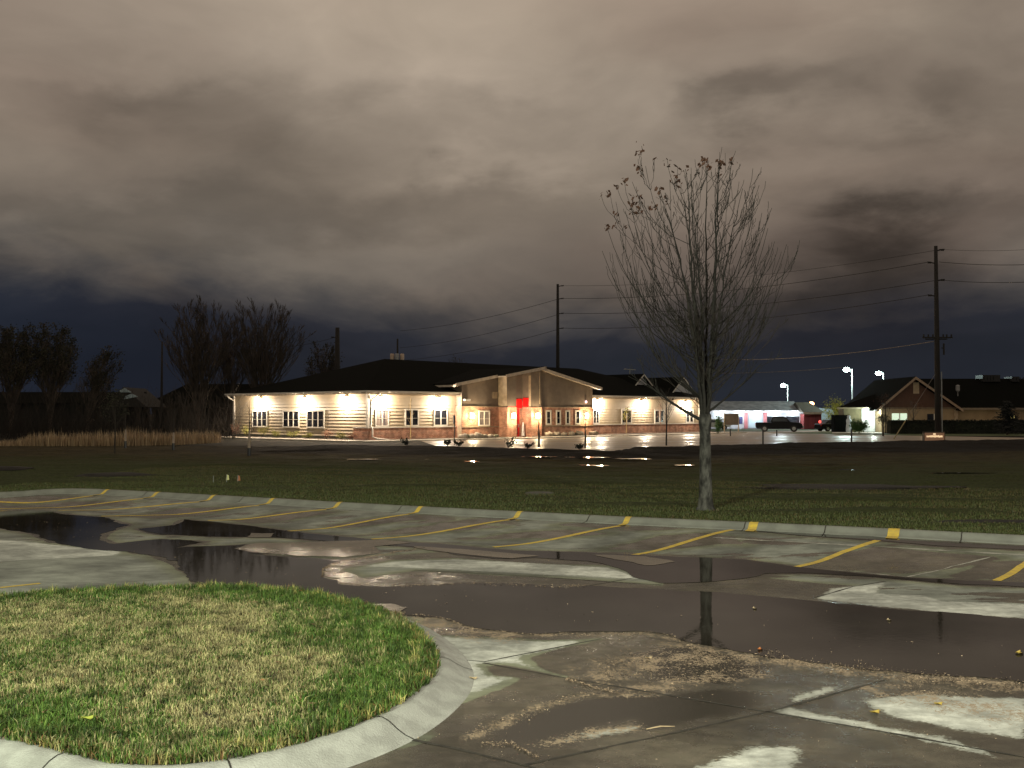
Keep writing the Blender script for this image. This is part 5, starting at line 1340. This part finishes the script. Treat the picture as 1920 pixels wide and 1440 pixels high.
def car(label, loc, rz, paint, L=4.6, Hh=1.45, pick=False):
    t = thing('pickup_truck' if pick else 'parked_car', label, 'truck' if pick else 'car', loc, rz)
    if pick:
        body = [(-2.75, .55), (-2.75, 1.12), (-1.0, 1.14), (-.85, 1.22), (1.35, 1.22), (2.45, 1.10), (2.72, .95), (2.78, .5), (2.5, .38), (-2.6, .40)]
        cabp = [(-1.0, 1.2), (-.82, 1.78), (-.6, 1.86), (.55, 1.86), (.8, 1.78), (1.38, 1.2)]; wx = (-1.7, 1.75); wr = .4
        win = [(-.78, 1.25), (-.66, 1.72), (.58, 1.72), (1.05, 1.25)]
    else:
        body = [(-2.2, .45), (-2.25, .85), (-2.0, .98), (1.1, .98), (2.0, .82), (2.25, .65), (2.25, .35), (-2.2, .3)]
        cabp = [(-1.7, .95), (-1.1, 1.4), (-.8, 1.45), (.2, 1.45), (.5, 1.4), (1.2, .95)]; wx = (-1.35, 1.4); wr = .33
        win = [(-1.35, 1.0), (-.95, 1.36), (.35, 1.36), (.9, 1.0)]
    b = MB(); b.side(body, -.9, .9); bo = b.build('body', paint, t, bevel=.06)
    b = MB(); b.side(cabp, -.78, .78); b.build('cab', paint, t, bevel=.05)
    for s in (-1, 1):
        b = MB(); b.side(win, s*.785-.006, s*.785+.006); b.build('side_window', M['glass'], t)
        b = MB(); b.cbox((body[6][0]-.04, s*.66, .82 if pick else .66), (.12, .36, .2)); b.build('headlight', M['headlight'], t)
        b = MB(); b.cbox((body[0][0]+.0, s*.78, .9 if pick else .75), (.08, .16, .3 if pick else .16)); b.build('tail_light', M['red'], t)
        for x in wx:
            b = MB(); pts = []
            b.v = []; n = 18
            ys = (s*.94, s*.72)
            V = [(x+wr*math.cos(k*6.2832/n), ys[0], wr+wr*math.sin(k*6.2832/n)) for k in range(n)]+[(x+wr*math.cos(k*6.2832/n), ys[1], wr+wr*math.sin(k*6.2832/n)) for k in range(n)]
            b.add(V, [tuple(range(n)), tuple(range(n, 2*n))[::-1]]+[(k, k+n, (k+1) % n+n, (k+1) % n) for k in range(n)]); w_ = b.build('wheel', M['tyre'], t)
            b = MB(); V = [(x+wr*.55*math.cos(k*6.2832/n), s*.945, wr+wr*.55*math.sin(k*6.2832/n)) for k in range(n)]+[(x+wr*.5*math.cos(k*6.2832/n), s*.93, wr+wr*.5*math.sin(k*6.2832/n)) for k in range(n)]
            b.add(V, [tuple(range(n)), tuple(range(n, 2*n))[::-1]]+[(k, k+n, (k+1) % n+n, (k+1) % n) for k in range(n)]); b.build('rim', M['galv'], w_)
    if pick:
        b = MB(); b.cbox((2.86, 0, .62), (.14, 1.75, .22)); b.build('bumper', M['galv'], t)
        b = MB(); b.cbox((-1.87, 0, 1.135), (1.6, 1.5, .02)); b.build('bed', M['tyre'], t)
    return t
car('black pickup truck parked facing right before the pale storefront', (X_at(1460, 124), 124, 0.0), R(-14), M['car_black'], pick=True)
car('white car half hidden behind the street tree trunk', (X_at(1338, 140), 140, 0.0), R(-8), M['car_white'])
dc = car('dark car standing beside the black utility cabinet', (X_at(1562, 128), 128, 0), R(15), M['car_black'])
b = MB(); b.blob((-2.28, -.6, 1.2), (.1, .25, .18), 8, 6, 0); b.build('lit_tail_lamp', M['tail'], dc)
light('tail_glow', (X_at(1545, 128)-.6, 127, 1.2), 4, (1, .1, .08), .1)
b = MB(); b.cbox((0, 0, 1.0), (1.8, 1.2, 1.96)); b.cbox((0, 0, 2.02), (1.9, 1.3, .08)); b.cbox((0, -.61, 1.0), (.03, .03, 1.7)); o = b.build('utility_cabinet', mat('black_cabinet', (.003, .0035, .003), .9, spec=.05), bevel=.02); o.location = (X_at(1575, 122), 122, 0); tag(o, 'black boxy utility cabinet left of the white post', 'cabinet')
b = MB(); b.lathe([(0, 0), (.32, 0), (.34, .4), (.28, 1.1), (.32, 1.45), (.2, 1.62), (.14, 1.7), (.2, 1.85), (.12, 2.0), (0, 2.02)], n=14); o = b.build('white_post', mat('pale_blue_post', (.5, .58, .65), .5), smooth=True); o.location = (X_at(1591, 120), 120, 0); tag(o, 'slim pale bluish post beside the black cabinet', 'post')

YG = 120.0
hx = X_at(1721, YG)
hs = thing('gabled_building', 'dark maroon gabled building with beige walls behind the right utility pole', 'building', (hx, YG, 0))
def G(px): return X_at(px, YG)-hx
ez = z_at(765, YG); az = z_at(708, YG)
b = MB(); b.box(G(1652), G(1792), 0, 14, 0, ez); b.build('wall', M['beige'], hs)
b = MB(); b.side([(G(1655), ez+.02), (G(1790), ez+.02), (G(1714), az-.35)], -.05, 12); b.build('gable', M['maroon'], hs)
b = MB(); gl, gr_, ga = G(1640), G(1802), G(1714)
b.side([(ga, az-.05), (gl, ez-.35), (gl, ez-.2), (ga, az+.12)], -.6, 13); b.side([(ga, az-.05), (gr_, ez-.35), (gr_, ez-.2), (ga, az+.12)], -.6, 13); b.build('gable_roof', M['shingle'], hs)
b = MB(); b.side([(ga, az-.22), (gl, ez-.5), (gl, ez-.2), (ga, az+.10)], -.65, -.602); b.side([(ga, az-.22), (gr_, ez-.5), (gr_, ez-.2), (ga, az+.10)], -.65, -.602); b.build('rake_board', mat('dim_trim', (.3, .22, .16), .6), hs)
b = MB(); b.box(G(1712), G(1723), -.09, -.053, z_at(738, YG), z_at(717, YG)); b.build('louvre', M['tan'], hs)
b = MB(); b.box(G(1655), G(1800), -.12, -.055, ez-.1, ez+.08); b.build('band', mat('dim_band', (.16, .12, .08), .7), hs)
w_ = MB(); w_.box(G(1672), G(1700), -.06, -.003, z_at(788, YG), z_at(775, YG)); wo = w_.build('window', M['window_lit'], hs)
w_ = MB(); w_.box(G(1685), G(1687), -.09, -.062, z_at(788, YG), z_at(775, YG)); w_.build('mullion', M['trim'], wo)
w_ = MB(); w_.box(G(1738), G(1757), -.06, -.003, z_at(788, YG), z_at(776, YG)); wo = w_.build('window', M['glass'], hs)
w_ = MB(); w_.box(G(1750), G(1751.5), -.09, -.062, z_at(788, YG), z_at(776, YG)); w_.build('mullion', M['trim'], wo)
w_ = MB(); w_.box(G(1789), G(1795), -.1, .4, 0, ez-.3); w_.build('corner_post', M['tan'], hs)
# right wing
b = MB(); b.box(G(1796), G(2150), 1.0, 12, 0, ez-.1); b.build('wing_wall', M['beige'], hs)
b = MB(); zr = z_at(711, YG+6)+.1; b.add([(G(1730), .4, ez+.0), (G(2160), .4, ez+.0), (G(2160), 7, zr), (G(1730), 7, zr), (G(2160), 13, ez), (G(1730), 13, ez)], [(0, 1, 2, 3), (3, 2, 4, 5), (1, 4, 2), (0, 3, 5), (0, 5, 4, 1)]); b.build('wing_roof', M['shingle'], hs)
b = MB(); b.box(G(1798), G(2160), .34, .398, ez-.22, ez+.02); b.build('wing_fascia', mat('dim_fascia', (.2, .16, .12), .6), hs)
w_ = MB(); w_.box(G(1893), G(1909), .94, .998, z_at(787, YG+1), z_at(776, YG+1)); w_.build('window', M['window_yellow'], hs)
for a, c, zt in ((1843, 1876, 703), (1898, 1912, 706)):
    b = MB(); G6 = lambda px: X_at(px, YG+6)-hx; b.box(G6(a), G6(c), 6, 8, zr-.4, z_at(zt, YG+6)); 
    for k in range(4): b.box(G6(a)+.2+k*.38, G6(a)+.28+k*.38, 5.9, 5.998, zr-.2, z_at(zt, YG+6)-.1)
    b.build('rooftop_unit', M['metal_dark'], hs)
b = MB(); z0 = z_at(737, YG+3); b.tube([(G(1817), 3, z0-.8), (G(1817), 3, z0+.2)], .05, 6); b.lathe([(.1, 0), (.25, .2), (.25, .8), (.1, .9)], (G(1817), 3, z0+.1), 8); b.build('roof_vent', M['galv'], hs)
# left wing with hip roof
b = MB(); b.box(G(1592), G(1652), 2, 4, 0, z_at(765, YG+2)); b.build('entry_wall', mat('olive_siding', (.16, .14, .07), .8), hs)
b = MB(); zl = z_at(764, YG+1); b.add([(G(1574), 1, zl), (G(1660), 1, zl), (G(1660), 12, zl), (X_at(1590, YG+12)-hx, 12, zl), (X_at(1645, YG+6)-hx, 6.5, z_at(738, YG+6)), (X_at(1690, YG+6)-hx, 6.5, z_at(738, YG+6))], [(0, 1, 5, 4), (0, 4, 3), (3, 4, 5, 2), (0, 3, 2, 1), (1, 2, 5)]); b.build('hip_roof', M['shingle'], hs)
b = MB(); b.box(G(1574), G(1634), .93, .998, zl-.18, zl+.02); b.build('hip_fascia', mat('olive_fascia', (.3, .27, .17), .6), hs)
b = MB(); GD = lambda px, d: X_at(px, YG+d)-hx
b.add([(GD(1636, 12), 12, z_at(756, YG+12)), (GD(1715, 12), 12, z_at(756, YG+12)), (GD(1720, 22), 22, z_at(714, YG+22)), (GD(1666, 22), 22, z_at(716, YG+22))], [(0, 1, 2, 3)]); b.add([(GD(1636, 12), 12, z_at(756, YG+12)-.2), (GD(1715, 12), 12, z_at(756, YG+12)-.2), (GD(1720, 22), 22, z_at(714, YG+22)-.2), (GD(1666, 22), 22, z_at(716, YG+22)-.2)], [(3, 2, 1, 0)]); b.build('rear_roof', M['shingle_grey'], hs)
b = MB(); b.box(G(1626), G(1651), 1.9, 1.997, 0.05, z_at(766, YG+2)); b.build('entrance_panel', mat('white_entry', (.7, .72, .7), .5), hs)
b = MB()
for k in range(5): b.box(G(1632.5), G(1636), 1.86, 1.899, .5+k*.28, .6+k*.28)
b.build('door_glazing', M['brown_board'], hs)
light('entry_lamp', (G(1639)+hx, YG+.2, 2.5), 500, (.85, 1, .9), .1)
light('entry_lamp', (G(1632)+hx, YG-1.2, 1.2), 110, (.8, 1, .9), .1)
light('wing_wash', (G(1840)+hx, YG-4.0, 2.3), 60, (1, .7, .35), .2)  # added fixtureless lights here and below, brightening the beige walls
light('wing_wash', (G(1700)+hx, YG-5.0, 2.6), 40, (1, .75, .4), .2)
# hedge and plants
def hedge(label, px0, px1, Y, top, seed):
    t = thing('hedge', label, 'hedge', ((X_at(px0, Y)+X_at(px1, Y))/2, Y, 0)); x0 = t.location.x
    a, c = X_at(px0, Y)-x0, X_at(px1, Y)-x0; h = z_at(top, Y); r_ = random.Random(seed)
    b = MB(); b.box(a+.1, c-.1, -.6, .6, 0, h-.12); b.build('branch_core', M['hedge'], t)
    b = MB()
    leaf_cloud(b, 6000, lambda rr: (rr.uniform(a, c), rr.choice((-.65, -.6, -.2, .1))+rr.gauss(0, .06), rr.uniform(0, h) if rr.random() < .6 else h-.1+rr.gauss(0, .06)), .2, r_); b.build('foliage', M['hedge'], t)
hedge('long black clipped hedge before the beige walls on the right', 1664, 2000, 112, 788, 4)
shrub('bush', 'bright green lit bush left of the white lit entrance', 'bush', (X_at(1610, 116), 116, 0), 1.15, 1.55, 3200, M['bush'], .13, None, 5, 12)
shrub('bush', 'round pale yellow green tree above the black cabinet', 'tree', (X_at(1567, 132), 132, .0), 1.5, 4.3, 2600, M['yellow_leaf'], .17, None, 6, 16)
shrub('bush', 'green bush hidden behind the low limbs of the street tree', 'bush', (X_at(1345, 112), 112, .0), .8, 2.2, 1500, M['bush'], .13, None, 7, 10)
sapling('young_tree', 'small dark round headed tree before the white lit entrance', 1655, 820, 1.9, None, 10, seed=31, r0=.08, cr=.9, Y=100, leafy=500, lm=M['hedge'], zb=0)
sapling('young_tree', 'brown leaved tree between the lit entrance and the lit window', 1660, 0, 4.2, None, 12, seed=32, r0=.06, cr=1.5, Y=116, leafy=300, lm=M['dead_leaf'], zb=0)
sapling('young_tree', 'brown leaved tree before the beige wall left of the utility pole', 1712, 0, 3.4, None, 12, seed=33, r0=.06, cr=1.7, Y=115, leafy=380, lm=M['dead_leaf'], zb=0)
light('bush_glow', (X_at(1567, 127), 127.0, 2.2), 260, (1, .95, .6), .2)  # added light with no fixture, brightens the yellow green tree
def conifer(label, px, Y, top, base_r):
    t = thing('conifer', label, 'tree', (X_at(px, Y), Y, 0)); h = z_at(top, Y); r_ = random.Random(5)
    b = MB(); b.tube([(0, 0, 0), (0, 0, h)], [.14, .02], 7); b.build('trunk', M['twig_far'], t)
    b = MB()
    z = .5
    while z < h:
        rr = base_r*(1-z/h)**.85+.1
        for k in range(9):
            a = r_.random()*6.28; L = rr*(.7+.5*r_.random()); tip = Vector((L*math.cos(a), L*math.sin(a), z-.12*L))
            b.tube([(0, 0, z), tip], [.03, .01], 3)
            for _ in range(16):
                f = r_.random(); c = Vector((0, 0, z)).lerp(tip, f)+Vector((r_.gauss(0, .12), r_.gauss(0, .12), r_.gauss(0, .07))); u = Vector((r_.gauss(0, 1), r_.gauss(0, 1), r_.gauss(0, .4))).normalized()*.2; v = u.orthogonal().normalized()*.06
                b.add([c-u, c+v, c+u, c-v], [(0, 1, 2, 3)])
        z += .24
    b.build('foliage', M['conifer'], t)
conifer('dark conifer standing at the right edge before the yellow lit window', 1888, 106, 752, 2.3)
# signs
sg = thing('notice_board', 'brown board on two pale posts right of the street tree trunk', 'sign', (X_at(1371, 118), 118, 0))
b = MB(); b.cbox((0, 0, 1.55), (1.6, .12, 1.3)); b.build('panel', M['brown_board'], sg)
for s in (-1, 1):
    b = MB(); b.tube([(s*.82, 0, 0), (s*.82, 0, 2.3)], .07, 6); b.build('post', M['tan'], sg)
ps = thing('parking_sign', 'small dark post sign before the left corner of the entrance', 'sign', (X_at(852, 76), 76, 0))
b = MB(); b.tube([(0, 0, 0), (0, 0, 2.1)], .035, 6); b.build('post', M['metal_dark'], ps)
b = MB(); b.cbox((-.02, -.04, 1.78), (.1, .3, .62), R(15)); b.build('panel', M['metal_dark'], ps)
ms = thing('monument_sign', 'low lit sign with glowing pale lettering right of the utility pole foot', 'sign', (X_at(1750, 80), 80, 0))
b = MB(); b.box(-.78, .78, -.12, .12, .0, .72); b.build('panel', M['sign_lit'], ms)
b = MB(); b.box(-.84, -.785, -.16, .16, -.03, .8); b.box(.785, .84, -.16, .16, -.03, .8); b.box(-.84, .84, -.16, .16, .725, .785); b.build('frame', M['brown_board'], ms)
b = MB(); r_ = random.Random(3); x = -.62
while x < .6:
    wq = r_.uniform(.05, .1); b.box(x, x+wq, -.135, -.122, .36+r_.uniform(-.01, .02), .5+r_.uniform(-.02, .03)); x += wq+.012
b.box(-.1, .1, -.135, -.122, .56, .68); b.build('lettering', M['sign_text'], ms)
for px, py, h_, lab in ((1430, 834, 1.05, 'dark bollard standing on the lawn crest below the black truck'), (1596, 832, 1.0, 'thin dark post at the road edge below the black cabinet'), (1369, 822, .9, 'short dark post under the brown notice board'), (1456, 822, .8, 'short dark post beneath the black truck')):
    Y = 72 if py > 828 else 100
    b = MB(); b.tube([(0, 0, 0), (0, 0, z_at(py, Y)+h_)], .06, 8); b.lathe([(.06, 0), (.075, .03), (.0, .07)], (0, 0, z_at(py, Y)+h_), 8); o = b.build('bollard', M['metal_dark']); o.location = (X_at(px, Y), Y, -.0); tag(o, lab, 'bollard')
# ground strips on the right
sheet('verge', [(X_at(1325, 105), 105), (X_at(1560, 103), 103), (X_at(1700, 101), 101), (X_at(2000, 100), 100), (X_at(2000, 111), 111), (X_at(1650, 113), 113), (X_at(1560, 140), 140), (X_at(1325, 146), 146)], .004, mat('verge_grass', (.06, .09, .02), .9, (.035, .055, .012), 1))
sheet('pavement', [(X_at(1325, 112), 112), (X_at(1440, 114), 114), (X_at(1560, 128), 128), (X_at(1560, 139), 139), (X_at(1440, 125), 125), (X_at(1325, 124), 124)], .010, M['walk'])
sheet('pavement', [(X_at(1560, 114), 114), (X_at(1654, 115), 115), (X_at(1654, 121), 121), (X_at(1560, 121), 121)], .012, M['walk'])

# ------------------------------------------------------------------ dark houses on the left
YL = 118.0
lh = thing('dark_house', 'unlit long low house with pale gable peak at the far left', 'house', (X_at(120, YL), YL, 0)); lx = X_at(120, YL)
def Lp(px): return X_at(px, YL)-lx
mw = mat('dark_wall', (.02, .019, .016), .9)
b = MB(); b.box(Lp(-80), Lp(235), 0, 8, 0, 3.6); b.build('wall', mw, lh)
b = MB(); zt = z_at(735, YL+4); b.add([(Lp(-90), -.6, 3.4), (Lp(250), -.6, 3.4), (Lp(250), 4, zt), (Lp(-90), 4, zt), (Lp(-90), 8.6, 3.4), (Lp(250), 8.6, 3.4)], [(0, 1, 2, 3), (3, 2, 5, 4), (1, 5, 2), (0, 3, 4), (0, 4, 5, 1)]); b.build('roof', M['shingle'], lh)
b = MB(); b.side([(Lp(205), 3.0), (Lp(282), 3.0), (Lp(238), z_at(726, YL-1))], -1.2, 6); b.build('gable', mw, lh)
b = MB(); b.side([(Lp(226), z_at(736, YL)), (Lp(254), z_at(736, YL)), (Lp(241), z_at(728, YL))], -1.26, -1.203); b.side([(Lp(240), z_at(749, YL)), (Lp(266), z_at(744, YL)), (Lp(254), z_at(738.5, YL)), (Lp(243), z_at(743, YL))], -1.26, -1.203); b.build('gable_panel', mat('bluish_gable', (.42, .5, .52), .6, emit=None), lh)
light('gable_glow', (X_at(246, YL-4), YL-4.5, 4.2), 9, (.8, 1, 1), .1)
rh = thing('dark_house', 'unlit hip roofed house behind the large bare trees', 'house', (X_at(400, 124), 124, 0)); rx_ = X_at(400, 124)
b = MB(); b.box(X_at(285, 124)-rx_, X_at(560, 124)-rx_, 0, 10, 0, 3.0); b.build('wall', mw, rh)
b = MB(); z1 = z_at(720, 129); b.add([(X_at(262, 124)-rx_, -.7, 2.9), (X_at(580, 124)-rx_, -.7, 2.9), (X_at(580, 124)-rx_, 10.7, 2.9), (X_at(262, 124)-rx_, 10.7, 2.9), (X_at(350, 129)-rx_, 5, z1), (X_at(520, 129)-rx_, 5, z1)], [(0, 1, 5, 4), (1, 2, 5), (2, 3, 4, 5), (3, 0, 4), (0, 3, 2, 1)]); b.build('roof', M['shingle'], rh)

# ------------------------------------------------------------------ sky
wd = bpy.data.worlds.new('World'); scene.world = wd; wd.use_nodes = True
wn = wd.node_tree; g = NT(wn); bg = wn.nodes['Background']
d = g.n('ShaderNodeTexCoord').outputs['Generated']
s_ = g.n('ShaderNodeSeparateXYZ', i={0: d})
hyp = g.math('SQRT', g.math('ADD', g.math('POWER', s_.outputs[0], 2.0), g.math('POWER', s_.outputs[1], 2.0)))
el = g.math('ARCTAN2', s_.outputs[2], hyp); az = g.math('ARCTAN2', s_.outputs[0], s_.outputs[1])
cv = g.n('ShaderNodeCombineXYZ', i={0: g.math('MULTIPLY', az, 1.0), 1: g.math('MULTIPLY', el, 1.55), 2: g.math('MULTIPLY', s_.outputs[1], .2)}).outputs[0]
rot = g.scale(cv, (.8, 1.25, 1), (0, 0, R(-24)))
wrp = g.n('ShaderNodeTexNoise', i={'Vector': rot, 'Scale': 3.0, 'Detail': 3, 'Roughness': .5})
wv_ = g.n('ShaderNodeVectorMath', operation='SUBTRACT', i={0: wrp.outputs['Color']}); wv_.inputs[1].default_value = (.5, .5, .5)
wv2 = g.n('ShaderNodeVectorMath', operation='SCALE', i={0: wv_.outputs[0]}); wv2.inputs['Scale'].default_value = .26
rw_ = g.n('ShaderNodeVectorMath', operation='ADD', i={0: rot, 1: wv2.outputs[0]}).outputs[0]
na = g.noise(rw_, 4.0, 5, .42, .1); nb = g.noise(rw_, 2.0, 4, .45, .1); nc = g.noise(rw_, 13, 6, .55, .1)
wx = g.math('MULTIPLY', g.math('SUBTRACT', g.noise(rw_, 6, 6, .55), .5), .30); wy = g.math('MULTIPLY', g.math('SUBTRACT', g.noise(g.scale(rot, (1, 1, 1), (0, 0, 2)), 7, 6, .55), .5), .17)
azw = g.math('ADD', az, wx); elw = g.math('ADD', el, wy)
# where the cloud deck ends above the horizon: higher on the left
azc = g.math('ADD', g.math('MULTIPLY', g.step(az, -.34, -.06, 1, 0), .043), g.math('MULTIPLY', g.step(az, .1, .5, 0, 1), .022))
e2 = g.math('SUBTRACT', g.math('ADD', g.math('ADD', el, g.math('MULTIPLY', wy, .45)), g.math('MULTIPLY', g.math('SUBTRACT', nc, .5), .05)), azc)
deck = g.step(e2, .035, .15)
ramp = g.n('ShaderNodeValToRGB', i={0: g.math('MULTIPLY', e2, 2.4)}); cr = ramp.color_ramp
def srgb(r, gg, bb): return tuple(((c/255+.055)/1.055)**2.4 if c > 10 else c/255/12.92 for c in (r, gg, bb))+(1,)
pts = [(0.0, (36, 40, 48)), (.10, (37, 40, 47)), (.155, (42, 44, 51)), (.21, (68, 66, 66)), (.29, (104, 96, 88)), (.50, (126, 114, 102)), (.72, (152, 138, 124)), (.92, (163, 148, 132))]
cr.elements[0].position = pts[0][0]; cr.elements[0].color = srgb(*pts[0][1]); cr.elements[1].position = pts[-1][0]; cr.elements[1].color = srgb(*pts[-1][1])
for p, c in pts[1:-1]:
    e = cr.elements.new(p); e.color = srgb(*c)
csky = ramp.outputs[0]
mod = g.step(g.math('ADD', g.math('MULTIPLY', na, .65), g.math('MULTIPLY', nb, .35)), .33, .67, .76, 1.17)
mod = g.math('MULTIPLY', mod, g.step(nc, .3, .7, .965, 1.03))
dark = None
def blob(px, py, rx, ry, k, tilt=0):
    global dark
    a0 = math.atan((px-960)/F); e0 = math.atan((775-py)/F*math.cos(a0)); ca, sa = math.cos(tilt), math.sin(tilt)
    dx = g.math('SUBTRACT', azw, a0); dy = g.math('SUBTRACT', elw, e0)
    u = g.math('ADD', g.math('MULTIPLY', dx, ca/(rx/F)), g.math('MULTIPLY', dy, sa/(rx/F))); v = g.math('ADD', g.math('MULTIPLY', dx, -sa/(ry/F)), g.math('MULTIPLY', dy, ca/(ry/F)))
    q = g.math('ADD', g.math('POWER', g.math('ABSOLUTE', u), 2.0), g.math('POWER', g.math('ABSOLUTE', v), 2.0))
    ex = g.math('MULTIPLY', g.math('EXPONENT', g.math('MULTIPLY', q, -1.0)), k)
    dark = ex if dark is None else g.math('ADD', dark, ex)
for q in ((1430, 195, 150, 42, .42, .3), (1600, 440, 110, 52, .5, .1), (1760, 210, 160, 60, .38, 0), (1690, 480, 90, 70, .45, 0), (1880, 400, 150, 40, .25, 0), (1800, 60, 260, 110, .28, 0), (230, 190, 170, 32, .25, .05), (620, 400, 330, 55, .30, .12), (150, 390, 240, 45, .22, .1), (1000, 470, 120, 90, .08, 0),
          (1480, 560, 260, 50, .45, 0), (560, 60, 420, 110, -.16, 0), (760, 160, 300, 60, -.22, 0), (860, 315, 150, 34, -.30, .05), (1050, 330, 110, 40, -.12, 0), (560, 300, 160, 60, .12, .2), (1000, 230, 120, 60, .14, .3), (1560, 290, 170, 50, -.22, 0), (1800, 350, 150, 40, -.2, 0), (760, 480, 200, 45, -.14, 0), (60, 120, 160, 160, -.1, 0), (1330, 400, 160, 120, -.12, 0), (120, 460, 200, 25, -.1, 0)):
    blob(*q)
fac = g.math('MULTIPLY', mod, g.math('SUBTRACT', 1.0, g.math('MULTIPLY', dark, .9)))
cc = g.n('ShaderNodeCombineColor', i={0: fac, 1: fac, 2: fac}).outputs[0]
csky = g.mix(1.0, csky, cc, 'MULTIPLY')
# greener/pinker casts
cast = g.mix(g.step(nb, .35, .65), (1.045, .97, .965), (.985, .995, .985))
cast = g.mix(1.0, cast, g.mix(g.math('MULTIPLY', g.step(az, -.45, -.1, 1, 0), g.step(e2, .04, .10, 1, 0)), (1, 1, 1), (.82, .90, 1.04)), 'MULTIPLY')
csky = g.mix(1.0, csky, cast, 'MULTIPLY')
wn.links.new(csky, bg.inputs['Color']); bg.inputs['Strength'].default_value = 1.0

# ------------------------------------------------------------------ lot lights behind the photographer
LOT = (.92, 1.0, .78)
light('lot_lamp_beam', (-10, -9, 9.5), 27000, LOT, .25)
light('lot_lamp_beam', (12, -6, 9.5), 15000, (1, .97, .84), .25)

scene.view_settings.view_transform = 'Standard'; scene.view_settings.look = 'None'; scene.view_settings.exposure = 0; scene.view_settings.gamma = 1
scene.render.engine = 'CYCLES'
scene.cycles.max_bounces = 6; scene.cycles.diffuse_bounces = 3; scene.cycles.glossy_bounces = 3
scene.cycles.sample_clamp_indirect = 4; scene.cycles.use_denoising = True; scene.cycles.denoiser = 'OPENIMAGEDENOISE'
scene.cycles.caustics_reflective = False; scene.cycles.caustics_refractive = False
